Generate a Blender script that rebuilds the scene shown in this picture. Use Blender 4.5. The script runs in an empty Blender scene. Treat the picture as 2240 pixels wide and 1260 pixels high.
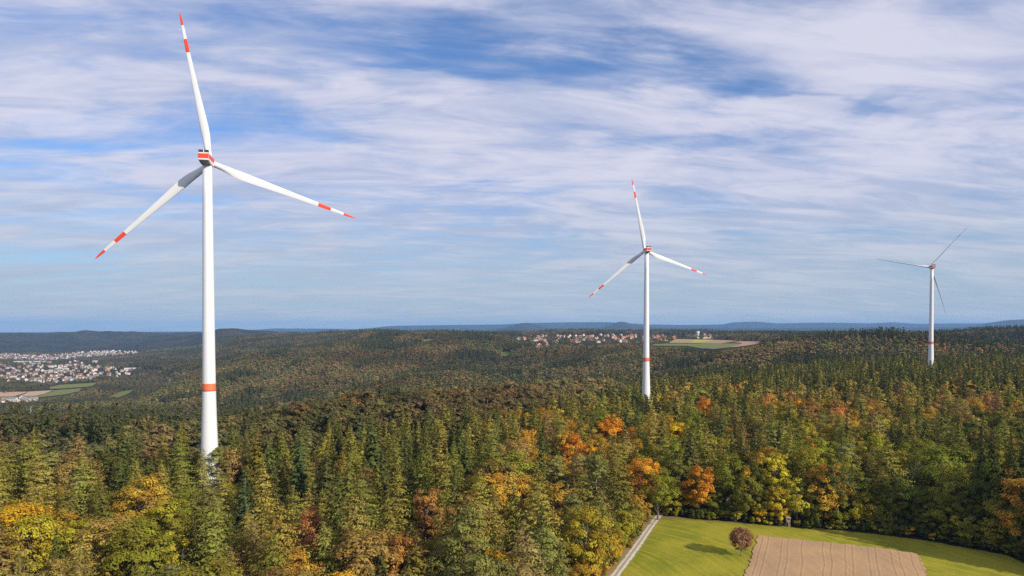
import bpy, math, random
import numpy as np
R = math.radians
random.seed(7)
RNG = np.random.default_rng(11)

# ------------------------------------------------------------------ camera, sky, sun, exposure
scene = bpy.context.scene
COL = scene.collection
CAM_Z = 75.0
F = 24.0 / 36.0 * 2240.0            # focal length in photograph pixels
PITCH = R(1.0)                      # the drone camera looks one degree down
cam_data = bpy.data.cameras.new("camera")
cam_data.lens = 24.0
cam_data.sensor_width = 36.0
cam_data.shift_y = (90.0 + F * math.tan(PITCH)) / 2240.0
cam_data.clip_start = 0.5
cam_data.clip_end = 80000.0
cam = bpy.data.objects.new("camera", cam_data)
cam.location = (0, 0, CAM_Z)
cam.rotation_euler = (R(90) - PITCH, 0, 0)
COL.objects.link(cam)
scene.camera = cam

SUN_AZ = R(52.0)                    # sun is behind the camera, 52 degrees round to the right
SUN_EL = R(27.0)
SUN_DIR = (math.sin(SUN_AZ) * math.cos(SUN_EL), -math.cos(SUN_AZ) * math.cos(SUN_EL), math.sin(SUN_EL))
sun_data = bpy.data.lights.new("sun", 'SUN')
sun_data.energy = 4.6
sun_data.angle = R(0.5)
sun_data.color = (1.0, 0.91, 0.78)
sun = bpy.data.objects.new("sun", sun_data)
from mathutils import Vector, Matrix
sun.rotation_euler = Vector(SUN_DIR).to_track_quat('Z', 'Y').to_euler()
sun.location = (200, -200, 400)
COL.objects.link(sun)

scene.view_settings.view_transform = 'Standard'
scene.view_settings.look = 'None'
scene.view_settings.exposure = 0.25
scene.view_settings.gamma = 1.0
scene.cycles.use_denoising = False
scene.cycles.max_bounces = 6
scene.cycles.diffuse_bounces = 3
scene.cycles.transmission_bounces = 3
scene.cycles.volume_bounces = 0
scene.cycles.transparent_max_bounces = 4

SKY_STRENGTH = 0.084


class NT:
    """small helper to write node trees"""
    def __init__(self, tree):
        self.t = tree
        tree.nodes.clear()

    def n(self, kind, **kw):
        nd = self.t.nodes.new(kind)
        for k, v in kw.items():
            if k.startswith('i_'):
                key = k[2:]
                key = int(key) if key.isdigit() else key.replace('_', ' ')
                s = nd.inputs[key]
                if isinstance(v, bpy.types.NodeSocket):
                    self.t.links.new(v, s)
                else:
                    s.default_value = v
            else:
                setattr(nd, k, v)
        return nd

    def m(self, op, a, b=None, c=None, clamp=False):
        nd = self.t.nodes.new('ShaderNodeMath')
        nd.operation = op
        nd.use_clamp = clamp
        for i, v in enumerate((a, b, c)):
            if v is None:
                continue
            if isinstance(v, bpy.types.NodeSocket):
                self.t.links.new(v, nd.inputs[i])
            else:
                nd.inputs[i].default_value = v
        return nd.outputs[0]

    def mix(self, fac, a, b, blend='MIX'):
        nd = self.t.nodes.new('ShaderNodeMix')
        nd.data_type = 'RGBA'
        nd.blend_type = blend
        nd.clamp_factor = True
        for key, v in ((0, fac), (6, a), (7, b)):
            if isinstance(v, bpy.types.NodeSocket):
                self.t.links.new(v, nd.inputs[key])
            elif key == 0:
                nd.inputs[0].default_value = v
            else:
                nd.inputs[key].default_value = tuple(v) + ((1.0,) if len(v) == 3 else ())
        return nd.outputs[2]

    def ramp(self, fac, lo, hi):
        nd = self.t.nodes.new('ShaderNodeMapRange')
        nd.interpolation_type = 'SMOOTHSTEP'
        self.t.links.new(fac, nd.inputs[0])
        nd.inputs[1].default_value = lo
        nd.inputs[2].default_value = hi
        return nd.outputs[0]

    def link(self, a, b):
        self.t.links.new(a, b)


def build_world():
    w = bpy.data.worlds.new("World")
    scene.world = w
    w.use_nodes = True
    k = NT(w.node_tree)
    sky = k.n('ShaderNodeTexSky', sky_type='NISHITA', sun_disc=False, sun_elevation=SUN_EL,
              sun_rotation=math.pi - SUN_AZ, altitude=400.0, air_density=1.0, dust_density=1.2, ozone_density=2.0)
    co = k.n('ShaderNodeTexCoord')
    nv = k.n('ShaderNodeVectorMath', operation='NORMALIZE', i_0=co.outputs['Generated'])
    sep = k.n('ShaderNodeSeparateXYZ', i_0=nv.outputs[0])
    zz = k.m('ADD', k.m('MAXIMUM', sep.outputs[2], 0.0), 0.14)
    px = k.m('DIVIDE', sep.outputs[0], zz)
    py = k.m('DIVIDE', sep.outputs[1], zz)
    # high thin cloud sheet, drawn on a plane overhead; streaks run across the view, drifting slightly
    rot = R(7)
    cr, sr = math.cos(rot), math.sin(rot)
    qx = k.m('ADD', k.m('MULTIPLY', px, cr), k.m('MULTIPLY', py, sr))
    qy = k.m('SUBTRACT', k.m('MULTIPLY', py, cr), k.m('MULTIPLY', px, sr))
    v1 = k.n('ShaderNodeCombineXYZ', i_0=k.m('MULTIPLY', qx, 0.75), i_1=k.m('MULTIPLY', qy, 1.5), i_2=3.7)
    n1 = k.n('ShaderNodeTexNoise', i_Vector=v1.outputs[0], i_Scale=1.35, i_Detail=8.0, i_Roughness=0.56, i_Distortion=0.9)
    v2 = k.n('ShaderNodeCombineXYZ', i_0=k.m('MULTIPLY', qx, 0.85), i_1=k.m('MULTIPLY', qy, 2.6), i_2=9.1)
    n2 = k.n('ShaderNodeTexNoise', i_Vector=v2.outputs[0], i_Scale=4.0, i_Detail=11.0, i_Roughness=0.62, i_Distortion=0.9)
    d = k.m('ADD', k.m('MULTIPLY', n1.outputs[0], 0.74), k.m('MULTIPLY', n2.outputs[0], 0.26))
    # wide openings and thick banks in the sheet: centre and size on the cloud plane
    wob = k.n('ShaderNodeTexNoise', i_Vector=v1.outputs[0], i_Scale=3.0, i_Detail=7.0)
    wx = k.m('MULTIPLY', k.m('SUBTRACT', wob.outputs[0], 0.5), 1.5)

    def plane(ppx, ppy):
        xs = (ppx - 1120.0) / F; ys = (630.0 + cam_data.shift_y * 2240.0 - ppy) / F
        v = Vector((xs, math.cos(PITCH) + ys * math.sin(PITCH), -math.sin(PITCH) + ys * math.cos(PITCH))).normalized()
        a, b = v.x / (v.z + 0.14), v.y / (v.z + 0.14)
        return a * cr + b * sr, b * cr - a * sr
    for ppx, ppy, rx, ry, amp in ((1430, 140, 0.36, 0.10, -0.15), (860, 130, 0.42, 0.08, -0.14), (1680, 188, 0.30, 0.05, -0.14), (1450, 305, 0.5, 0.10, -0.13),
                                  (40, 325, 0.40, 0.16, -0.09), (180, 60, 0.35, 0.12, -0.08), (620, 60, 0.30, 0.10, -0.06), (560, 240, 0.32, 0.10, -0.06), (700, 440, 0.5, 0.3, -0.05),
                                  (900, 215, 0.75, 0.10, 0.10), (1650, 70, 0.3, 0.10, 0.10), (2080, 120, 0.4, 0.2, 0.12), (1200, 370, 1.0, 0.2, 0.09), (300, 190, 0.5, 0.12, 0.06), (1900, 330, 0.7, 0.3, 0.07)):
        cx, cy = plane(ppx, ppy)
        ex = k.m('DIVIDE', k.m('SUBTRACT', k.m('ADD', qx, wx), cx), rx)
        ey = k.m('DIVIDE', k.m('SUBTRACT', k.m('ADD', qy, k.m('MULTIPLY', wx, 0.45)), cy), ry)
        g = k.m('EXPONENT', k.m('MULTIPLY', k.m('ADD', k.m('MULTIPLY', ex, ex), k.m('MULTIPLY', ey, ey)), -1.0))
        d = k.m('ADD', d, k.m('MULTIPLY', g, amp))
    cov = k.ramp(d, 0.25, 0.58)
    cov = k.m('MULTIPLY_ADD', cov, 0.88, 0.07)
    v3 = k.n('ShaderNodeCombineXYZ', i_0=k.m('MULTIPLY', qx, 0.9), i_1=k.m('MULTIPLY', qy, 2.4), i_2=1.3)
    n3 = k.n('ShaderNodeTexNoise', i_Vector=v3.outputs[0], i_Scale=2.0, i_Detail=9.0, i_Roughness=0.6, i_Distortion=0.8)
    shade = k.ramp(k.m('ADD', n3.outputs[0], k.m('MULTIPLY', k.m('SUBTRACT', d, 0.5), 0.6)), 0.34, 0.70)
    cloud = k.mix(shade, (4.6, 5.2, 7.2), (7.2, 7.15, 8.4))
    deep = k.mix(1.0, sky.outputs[0], (0.72, 1.10, 1.55), 'MULTIPLY')
    out = k.mix(cov, deep, cloud)
    # air near the horizon veils the clouds
    veil = k.m('MULTIPLY', k.m('SUBTRACT', 1.0, k.ramp(sep.outputs[2], 0.0, 0.24)), 0.72)
    out = k.mix(veil, out, (4.4, 5.3, 6.0))
    bg = k.n('ShaderNodeBackground', i_Color=out, i_Strength=SKY_STRENGTH)
    o = k.n('ShaderNodeOutputWorld')
    k.link(bg.outputs[0], o.inputs[0])


build_world()

# ------------------------------------------------------------------ projection helpers


def ray(px, py):
    xs = (px - 1120.0) / F
    ys = (630.0 + cam_data.shift_y * 2240.0 - py) / F
    return np.array([xs, math.cos(PITCH) + ys * math.sin(PITCH), -math.sin(PITCH) + ys * math.cos(PITCH)])


def at_depth(px, py, depth):
    d = ray(px, py)
    return np.array([0, 0, CAM_Z]) + d * (depth / d[1])


def project(p):
    p = np.asarray(p, float)
    x, y, z = p[..., 0], p[..., 1], p[..., 2] - CAM_Z
    w = y * math.cos(PITCH) - z * math.sin(PITCH)
    v = y * math.sin(PITCH) + z * math.cos(PITCH)
    return 1120.0 + F * x / w, 630.0 + cam_data.shift_y * 2240.0 - F * v / w


def on_plane(px, py, z):
    d = ray(px, py)
    t = (z - CAM_Z) / d[2]
    return np.array([d[0] * t, d[1] * t, z])


# ------------------------------------------------------------------ noise in numpy
def hash2(ix, iy, s):
    h = (ix.astype(np.int64) * 374761393 + iy.astype(np.int64) * 668265263 + s * 1442695041) & 0x7fffffff
    h = ((h ^ (h >> 13)) * 1274126177) & 0x7fffffff
    return ((h ^ (h >> 16)) & 0xffff) / 65535.0


def vnoise(x, y, s=0):
    x = np.asarray(x, float); y = np.asarray(y, float)
    ix = np.floor(x); iy = np.floor(y)
    fx = x - ix; fy = y - iy
    fx = fx * fx * (3 - 2 * fx); fy = fy * fy * (3 - 2 * fy)
    a = hash2(ix, iy, s); b = hash2(ix + 1, iy, s); c = hash2(ix, iy + 1, s); d = hash2(ix + 1, iy + 1, s)
    return (a + (b - a) * fx) * (1 - fy) + (c + (d - c) * fx) * fy


def fbm(x, y, s=0, o=4):
    t = 0.0; amp = 0.5; tot = 0.0
    for i in range(o):
        t = t + amp * vnoise(x, y, s + i * 17); tot += amp
        x = x * 2.03 + 5.1; y = y * 2.03 + 1.7; amp *= 0.5
    return t / tot


def sstep(a, b, x):
    t = np.clip((x - a) / (b - a), 0, 1)
    return t * t * (3 - 2 * t)


# ------------------------------------------------------------------ terrain
FIELD_Z = 3.0
# column: photo x, (edge of the near plateau: depth, ground z), then (depth, photo y of what is seen, forest there?)
COLS = [
    (-700, (255, 1), [(600, 985, 1), (900, 935, 1), (1300, 905, 1), (1700, 886, 1), (1790, 876.5, 0), (2200, 849, 0), (3000, 814.5, 0), (3500, 801, 0), (4700, 780, 0), (5200, 774, 0), (6000, 758, 1), (7000, 736, 1), (8000, 724, 1), (9500, 728, 1)]),
    (0, (262, 2), [(600, 985, 1), (900, 938, 1), (1300, 905, 1), (1680, 886, 1), (1790, 876.5, 0), (2200, 849, 0), (3000, 814.5, 0), (3500, 801, 0), (4700, 780, 0), (5200, 774, 0), (6000, 758, 1), (7000, 736, 1), (8000, 723.5, 1), (9500, 728, 1)]),
    (150, (270, 2), [(600, 975, 1), (900, 932, 1), (1300, 902, 1), (1700, 880, 0), (1900, 869, 0), (2200, 849, 0), (3000, 814.5, 0), (3500, 801, 0), (4700, 779, 0), (5400, 771, 0), (6200, 755, 1), (7000, 738, 1), (8000, 724.5, 1), (9500, 728, 1)]),
    (300, (280, 2), [(600, 970, 1), (900, 925, 1), (1300, 888, 1), (1700, 864, 1), (2200, 842, 1), (2600, 826, 1), (3000, 806, 0), (3600, 788, 1), (4200, 775, 1), (5000, 768, 1), (6000, 752, 1), (7000, 737, 1), (8000, 725.5, 1), (9500, 728, 1)]),
    (440, (288, 2), [(600, 965, 1), (900, 912, 1), (1300, 868, 1), (1700, 838, 1), (2200, 812, 1), (2600, 796, 1), (3000, 790, 1), (3600, 780, 1), (4200, 770, 1), (5000, 760, 1), (6000, 742, 1), (7000, 730, 1), (7600, 725, 1), (9500, 728, 1)]),
    (485, (292, 2), [(600, 960, 1), (900, 905, 1), (1300, 860, 1), (1700, 825, 1), (2100, 796, 1), (2400, 784, 1), (3000, 780, 1), (3700, 757, 1), (4500, 747, 1), (5600, 730, 1), (6200, 723, 1), (7500, 726, 1), (9500, 730, 1)]),
    (530, (292, 2), [(600, 955, 1), (900, 902, 1), (1300, 852, 1), (1700, 815, 1), (2100, 785, 1), (2350, 776, 1), (3000, 772, 1), (3600, 750, 1), (4200, 735, 1), (5200, 738, 1), (6200, 730, 1), (7500, 727, 1), (9500, 730, 1)]),
    (600, (295, 2), [(600, 952, 1), (900, 898, 1), (1300, 848, 1), (1700, 808, 1), (2100, 775, 1), (2350, 765, 1), (3000, 764, 1), (3600, 745, 1), (4200, 732, 1), (5200, 736, 1), (7500, 730, 1), (9500, 732, 1)]),
    (715, (305, 2), [(600, 942, 1), (900, 890, 1), (1300, 838, 1), (1700, 796, 1), (2100, 765, 1), (2500, 749, 1), (3000, 750, 1), (3500, 738, 1), (4000, 730, 1), (5200, 736, 1), (7500, 732, 1), (9500, 734, 1)]),
    (810, (330, 2), [(620, 925, 1), (900, 884, 1), (1300, 833, 1), (1700, 788, 1), (2100, 757, 1), (2500, 735, 1), (2800, 726, 1), (3600, 722, 1), (4600, 727, 1), (7500, 732, 1), (9500, 734, 1)]),
    (900, (358, 1), [(650, 912, 1), (900, 880, 1), (1300, 829, 1), (1700, 783, 1), (2100, 753, 1), (2500, 732, 1), (2750, 724, 1), (3600, 726, 1), (4600, 730, 1), (7500, 732, 1), (9500, 734, 1)]),
    (1030, (395, 0), [(680, 895, 1), (900, 872, 1), (1300, 830, 1), (1700, 788, 1), (2100, 755, 1), (2500, 732, 1), (2750, 723, 1), (3600, 727, 1), (4600, 730, 1), (7500, 732, 1), (9500, 734, 1)]),
    (1110, (425, 0), [(700, 888, 1), (1000, 860, 1), (1300, 835, 1), (1700, 800, 1), (2000, 772, 1), (2300, 750, 1), (2600, 735, 1), (2850, 731, 1), (3600, 730, 1), (4800, 726, 1), (7500, 732, 1), (9500, 734, 1)]),
    (1190, (450, 0), [(720, 880, 1), (1000, 856, 1), (1300, 832, 1), (1600, 805, 1), (1900, 778, 1), (2050, 765, 0), (2400, 752, 0), (2850, 740, 0), (3100, 733, 1), (3600, 727, 1), (4800, 725, 1), (7500, 732, 1), (9500, 734, 1)]),
    (1280, (490, 0), [(740, 868, 1), (1000, 848, 1), (1300, 820, 1), (1600, 794, 1), (1900, 772, 1), (2200, 757, 1), (2350, 752, 0), (2600, 744, 0), (2850, 739, 0), (3100, 732, 1), (3600, 725, 1), (4800, 724, 1), (7500, 732, 1), (9500, 734, 1)]),
    (1400, (590, 0), [(800, 856, 1), (1000, 836, 1), (1300, 808, 1), (1600, 784, 1), (1850, 768, 1), (2080, 761, 0), (2500, 748, 0), (2900, 739, 0), (3200, 731, 1), (3600, 726, 1), (4800, 724, 1), (7500, 732, 1), (9500, 734, 1)]),
    (1550, (680, 1), [(900, 828, 1), (1100, 812, 1), (1300, 797, 1), (1550, 776, 1), (1750, 767, 0), (2200, 753, 0), (2500, 745, 0), (2900, 738, 0), (3200, 731, 1), (3700, 724, 1), (4800, 724, 1), (7500, 732, 1), (9500, 734, 1)]),
    (1640, (730, 3), [(900, 818, 1), (1100, 800, 1), (1300, 784, 1), (1600, 764, 1), (1750, 760, 0), (2200, 751, 0), (2500, 744, 0), (2900, 737, 0), (3200, 731, 1), (3700, 725, 1), (4800, 725, 1), (7500, 732, 1), (9500, 734, 1)]),
    (1720, (775, 5), [(950, 802, 1), (1100, 790, 1), (1300, 772, 1), (1600, 755, 1), (1900, 744, 1), (2300, 737, 1), (2700, 732, 1), (3200, 730, 1), (3700, 726, 1), (4800, 726, 1), (7500, 732, 1), (9500, 734, 1)]),
    (1900, (880, 9), [(1020, 785, 1), (1150, 776, 1), (1400, 757, 1), (1700, 743, 1), (2000, 734, 1), (2300, 729, 1), (2700, 730, 1), (3700, 729, 1), (4800, 727, 1), (7500, 732, 1), (9500, 734, 1)]),
    (2040, (890, 10), [(1050, 778, 1), (1200, 768, 1), (1450, 748, 1), (1750, 734, 1), (1950, 728, 1), (2300, 728, 1), (2700, 730, 1), (3700, 730, 1), (4800, 729, 1), (7500, 732, 1), (9500, 734, 1)]),
    (2240, (890, 12), [(1050, 774, 1), (1200, 764, 1), (1450, 745, 1), (1750, 731, 1), (1950, 726, 1), (2300, 727, 1), (2700, 730, 1), (3700, 730, 1), (4800, 729, 1), (7500, 732, 1), (9500, 734, 1)]),
    (2900, (890, 12), [(1050, 774, 1), (1200, 764, 1), (1450, 745, 1), (1750, 731, 1), (1950, 726, 1), (2300, 727, 1), (2700, 730, 1), (3700, 730, 1), (4800, 729, 1), (7500, 732, 1), (9500, 734, 1)]),
]
CANOPY = 21.0
LD = np.linspace(math.log(20.0), math.log(42000.0), 700)
DEPTHS = np.exp(LD)
COL_U = np.array([(c[0] - 1120.0) / F for c in COLS])
EDGE_D = np.array([c[1][0] for c in COLS], float)


def column_profile(c):
    ed, ez = c[1]
    ds = [20, 255, ed]; zs = [FIELD_Z, FIELD_Z if ed > 256 else ez, ez]
    if ed <= 256:
        ds = [20, 200, ed]
    for d, py, forest in c[2]:
        ds.append(d); zs.append(CAM_Z - (py - 720.0) / F * d - (CANOPY if forest else 0.0))
    ds += [11500, 42000]; zs += [-90, -120]
    return np.interp(DEPTHS, ds, zs)


PROF = np.array([column_profile(c) for c in COLS])       # columns x depths
U_GRID = np.linspace(-1.7, 1.7, 681)
Z_TAB = np.empty((len(U_GRID), len(DEPTHS)))
for j in range(len(DEPTHS)):
    Z_TAB[:, j] = np.interp(U_GRID, COL_U, PROF[:, j])
# soften the far table across the view so that the columns do not show as creases
for _ in range(3):
    far = DEPTHS > 420
    Z2 = Z_TAB.copy()
    Z2[2:-2] = (Z_TAB[:-4] + Z_TAB[1:-3] * 2 + Z_TAB[2:-2] * 2 + Z_TAB[3:-1] * 2 + Z_TAB[4:]) / 8
    Z_TAB[:, far] = Z2[:, far]
for _ in range(2):
    Z2 = Z_TAB.copy()
    Z2[:, 1:-1] = (Z_TAB[:, :-2] + 2 * Z_TAB[:, 1:-1] + Z_TAB[:, 2:]) / 4
    far = DEPTHS > 500
    Z_TAB[:, far] = Z2[:, far]

# crests of the far table mountains: photo x -> photo y of the skyline
FAR_A = [(-900, 735), (300, 733), (500, 727), (545, 722), (600, 718.5), (700, 719), (790, 720), (850, 714), (900, 713), (1000, 712), (1100, 711), (1150, 708.5), (1240, 707), (1330, 706.5), (1420, 711), (1500, 712), (1580, 711), (1605, 707), (1650, 705.5), (1700, 709), (1800, 707.5), (1850, 708), (1900, 709), (1950, 707), (2010, 710), (2080, 709), (2150, 709), (2200, 703), (2240, 701), (2330, 703), (2500, 708), (3000, 710)]
FAR_B = [(-900, 730), (1060, 722), (1110, 716), (1128, 710), (1150, 707.5), (1172, 710), (1200, 717), (1230, 719), (1320, 717), (1338, 711), (1352, 705.5), (1370, 706.5), (1390, 713), (1420, 716.5), (1480, 718), (1560, 717), (1700, 718), (1900, 716), (1960, 717), (2100, 716), (2140, 713), (2170, 708), (2200, 704), (2260, 702), (2400, 710), (3000, 716)]


def terrain(x, y, far_noise=True):
    x = np.asarray(x, float); y = np.maximum(np.asarray(y, float), 20.0)
    u = np.clip(x / y, -1.69, 1.69)
    fi = (u - U_GRID[0]) / (U_GRID[1] - U_GRID[0])
    fj = np.clip((np.log(y) - LD[0]) / (LD[1] - LD[0]), 0, len(LD) - 1.001)
    i = np.floor(fi).astype(int); j = np.floor(fj).astype(int)
    a = fi - i; b = fj - j
    i = np.clip(i, 0, len(U_GRID) - 2)
    z = (Z_TAB[i, j] * (1 - a) + Z_TAB[i + 1, j] * a) * (1 - b) + (Z_TAB[i, j + 1] * (1 - a) + Z_TAB[i + 1, j + 1] * a) * b
    ed = np.interp(u, COL_U, EDGE_D)
    m = sstep(1.05, 1.5, y / ed)
    valley = sstep(-105, -85, z)                           # the valley floor stays smooth
    px = 1120 + F * u
    plate = 1 - np.exp(-((px - 1400) / 330.0) ** 4) * sstep(1650, 1900, y) * (1 - sstep(2900, 3200, y))
    amp = m * valley * plate * np.minimum(16.0, 5 + y / 300.0)
    z = z + (fbm(x / 260.0, y / 260.0, 5, 4) - 0.5) * 2 * amp
    spur = (fbm(x / 430.0 + 2.3, y / 620.0, 25, 3) - 0.5) * 2
    z = z + spur * m * valley * plate * (56.0 - 42.0 * sstep(1500, 2500, y)) * (1 - sstep(4200, 5200, y))
    z = z + (fbm(x / 800.0 + 4, y / 800.0, 15, 4) - 0.5) * 190 * sstep(5300, 6300, y) * (1 - sstep(9000, 10500, y))
    # far ridges
    rb = np.exp(-((y - 15500.0) / 1600.0) ** 2)
    ra = np.exp(-((y - 22500.0) / 2600.0) ** 2)
    za = CAM_Z - 1.15 * (np.interp(px, [p[0] for p in FAR_A], [p[1] for p in FAR_A]) - 720.0) / F * 22500.0
    zb = CAM_Z - 1.15 * (np.interp(px, [p[0] for p in FAR_B], [p[1] for p in FAR_B]) - 720.0) / F * 15500.0
    z = np.maximum(z, -110 + (za + 110) * ra)
    z = np.maximum(z, -110 + (zb + 110) * rb)
    return z


def hit(px, py, dmin=100.0):
    """first ground point seen through a photograph pixel"""
    d = ray(px, py)
    dep = np.exp(np.linspace(math.log(dmin), math.log(30000.0), 2500))
    x = d[0] / d[1] * dep
    zr = CAM_Z + d[2] / d[1] * dep
    below = np.nonzero(zr <= terrain(x, dep))[0]
    if len(below) == 0:
        return None
    k = below[0]
    return np.array([x[k], dep[k], float(terrain(x[k], dep[k]))])


# ------------------------------------------------------------------ mesh and object helpers
def new_mesh(name, verts, faces, mats=(), smooth=False, mat_index=None, rnd=None):
    me = bpy.data.meshes.new(name)
    verts = np.asarray(verts, np.float32).reshape(-1, 3)
    if isinstance(faces, np.ndarray):
        n, k = faces.shape
        me.vertices.add(len(verts)); me.vertices.foreach_set('co', verts.ravel())
        me.loops.add(n * k); me.loops.foreach_set('vertex_index', faces.astype(np.int32).ravel())
        me.polygons.add(n)
        me.polygons.foreach_set('loop_start', np.arange(0, n * k, k, dtype=np.int32))
        me.update(calc_edges=True)
    else:
        me.from_pydata([tuple(map(float, v)) for v in verts], [], [tuple(int(q) for q in f) for f in faces])
    for m in mats:
        me.materials.append(m)
    if mat_index is not None:
        me.polygons.foreach_set('material_index', np.asarray(mat_index, np.int32))
    if smooth is not False:
        arr = np.ones(len(me.polygons), bool) if smooth is True else np.asarray(smooth, bool)
        me.polygons.foreach_set('use_smooth', arr)
    if rnd is not None:
        at = me.attributes.new('rnd', 'FLOAT', 'FACE')
        at.data.foreach_set('value', np.asarray(rnd, np.float32))
    me.update()
    return me


def obj(name, data, parent=None, loc=None, label=None, cat=None, group=None, kind=None):
    o = bpy.data.objects.new(name, data)
    COL.objects.link(o)
    if parent is not None:
        o.parent = parent
    if loc is not None:
        o.location = [float(q) for q in loc]
    tag(o, label, cat, group, kind)
    return o


def tag(o, label=None, cat=None, group=None, kind=None):
    if label: o['label'] = label
    if cat: o['category'] = cat
    if group: o['group'] = group
    if kind: o['kind'] = kind


class MB:
    """collects simple solids into one mesh"""
    def __init__(self):
        self.v = []; self.f = []; self.mi = []; self.sm = []

    def add(self, vs, fs, mi=0, smooth=False):
        b = len(self.v)
        self.v += [tuple(map(float, q)) for q in vs]
        for f in fs:
            self.f.append(tuple(b + q for q in f)); self.mi.append(mi); self.sm.append(smooth)

    def box(self, c, s, mi=0, rz=0.0):
        cx, cy, cz = c; sx, sy, sz = [q / 2 for q in s]
        vs = []
        for dz in (-sz, sz):
            for dx, dy in ((-sx, -sy), (sx, -sy), (sx, sy), (-sx, sy)):
                vs.append((cx + dx * math.cos(rz) - dy * math.sin(rz), cy + dx * math.sin(rz) + dy * math.cos(rz), cz + dz))
        self.add(vs, [(3, 2, 1, 0), (4, 5, 6, 7), (0, 1, 5, 4), (1, 2, 6, 5), (2, 3, 7, 6), (3, 0, 4, 7)], mi)

    def tube(self, pts, rad, n=6, mi=0, cap=True):
        pts = [Vector(p) for p in pts]
        vs = []; fs = []
        for i, p in enumerate(pts):
            d = (pts[min(i + 1, len(pts) - 1)] - pts[max(i - 1, 0)]).normalized()
            a = d.orthogonal().normalized() if abs(d.z) < 0.9 else Vector((1, 0, 0)).cross(d).normalized()
            b = d.cross(a)
            r = rad[i] if isinstance(rad, (list, tuple)) else rad
            for k in range(n):
                t = 2 * math.pi * k / n
                vs.append(p + a * (r * math.cos(t)) + b * (r * math.sin(t)))
        for i in range(len(pts) - 1):
            for k in range(n):
                k2 = (k + 1) % n
                fs.append((i * n + k, i * n + k2, (i + 1) * n + k2, (i + 1) * n + k))
        self.add(vs, fs, mi, True)
        if cap:
            self.add([vs[q] for q in range(n)], [tuple(range(n))[::-1]], mi)
            self.add([vs[-n + q] for q in range(n)], [tuple(range(n))], mi)

    def lathe(self, prof, n=24, mi=0):
        vs = [(r * math.cos(2 * math.pi * k / n), r * math.sin(2 * math.pi * k / n), z) for r, z in prof for k in range(n)]
        fs = []
        for i in range(len(prof) - 1):
            for k in range(n):
                k2 = (k + 1) % n
                fs.append((i * n + k, i * n + k2, (i + 1) * n + k2, (i + 1) * n + k))
        self.add(vs, fs, mi, True)

    def mesh(self, name, *mats):
        return new_mesh(name, self.v, self.f, mats, smooth=self.sm, mat_index=self.mi)


# ------------------------------------------------------------------ materials
def material(name):
    m = bpy.data.materials.new(name)
    m.use_nodes = True
    return m, NT(m.node_tree)


def finish(k, shader):
    o = k.n('ShaderNodeOutputMaterial')
    k.link(shader, o.inputs[0])


def paint(name, col, rough=0.45, var=0.06, scale=0.3, bump=0.0, streak=False):
    m, k = material(name)
    co = k.n('ShaderNodeTexCoord')
    mp = k.n('ShaderNodeMapping', i_Vector=co.outputs['Object'], i_Scale=((1.5, 1.5, 0.12) if streak else (1, 1, 1)))
    nz = k.n('ShaderNodeTexNoise', i_Vector=mp.outputs[0], i_Scale=scale, i_Detail=5.0)
    f = k.m('MULTIPLY_ADD', nz.outputs[0], var * 2, 1 - var)
    c = k.mix(1.0, col, k.n('ShaderNodeCombineXYZ', i_0=f, i_1=f, i_2=f).outputs[0], 'MULTIPLY')
    p = k.n('ShaderNodeBsdfPrincipled', i_Base_Color=c, i_Roughness=rough)
    if bump:
        b = k.n('ShaderNodeBump', i_Strength=bump, i_Height=nz.outputs[0])
        k.link(b.outputs[0], p.inputs['Normal'])
    finish(k, p.outputs[0])
    return m


def leaf_material(name, translucent=0.25):
    m, k = material(name)
    tint = k.n('ShaderNodeAttribute', attribute_type='INSTANCER', attribute_name='tint')
    rn = k.n('ShaderNodeAttribute', attribute_type='GEOMETRY', attribute_name='rnd')
    hs = k.n('ShaderNodeHueSaturation', i_Hue=k.m('MULTIPLY_ADD', rn.outputs['Fac'], 0.05, 0.475),
             i_Saturation=1.0, i_Value=k.m('MULTIPLY_ADD', rn.outputs['Fac'], 0.8, 0.6), i_Color=tint.outputs['Color'])
    d = k.n('ShaderNodeBsdfDiffuse', i_Color=hs.outputs[0])
    t = k.n('ShaderNodeBsdfTranslucent', i_Color=hs.outputs[0])
    mx = k.n('ShaderNodeMixShader', i_Fac=translucent)
    k.link(d.outputs[0], mx.inputs[1]); k.link(t.outputs[0], mx.inputs[2])
    finish(k, mx.outputs[0])
    return m


def bark_material(name, c1, c2):
    m, k = material(name)
    co = k.n('ShaderNodeTexCoord')
    mp = k.n('ShaderNodeMapping', i_Vector=co.outputs['Object'], i_Scale=(4, 4, 0.6))
    nz = k.n('ShaderNodeTexNoise', i_Vector=mp.outputs[0], i_Scale=2.0, i_Detail=5.0)
    c = k.mix(nz.outputs[0], c1, c2)
    p = k.n('ShaderNodeBsdfPrincipled', i_Base_Color=c, i_Roughness=0.9)
    finish(k, p.outputs[0])
    return m


M_LEAF = leaf_material('foliage', 0.18)
M_NEEDLE = leaf_material('needles', 0.12)
M_BARK = bark_material('bark_grey', (0.09, 0.07, 0.05), (0.24, 0.20, 0.16))
M_BARK_PINE = bark_material('bark_pine', (0.13, 0.085, 0.05), (0.34, 0.22, 0.14))
M_DEAD = bark_material('bare_wood', (0.20, 0.16, 0.12), (0.40, 0.34, 0.28))
M_WHITE = paint('turbine_white', (0.67, 0.66, 0.65), 0.42, 0.06, 0.4, streak=True)
M_RED = paint('signal_red', (0.72, 0.055, 0.012), 0.45, 0.06, 0.4)
M_BAND = paint('tower_band_orange', (0.74, 0.15, 0.055), 0.5, 0.05, 0.4)
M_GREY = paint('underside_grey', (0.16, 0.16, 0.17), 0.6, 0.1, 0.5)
M_DARK = paint('radiator_dark', (0.035, 0.032, 0.03), 0.6, 0.2, 6.0)


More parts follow.
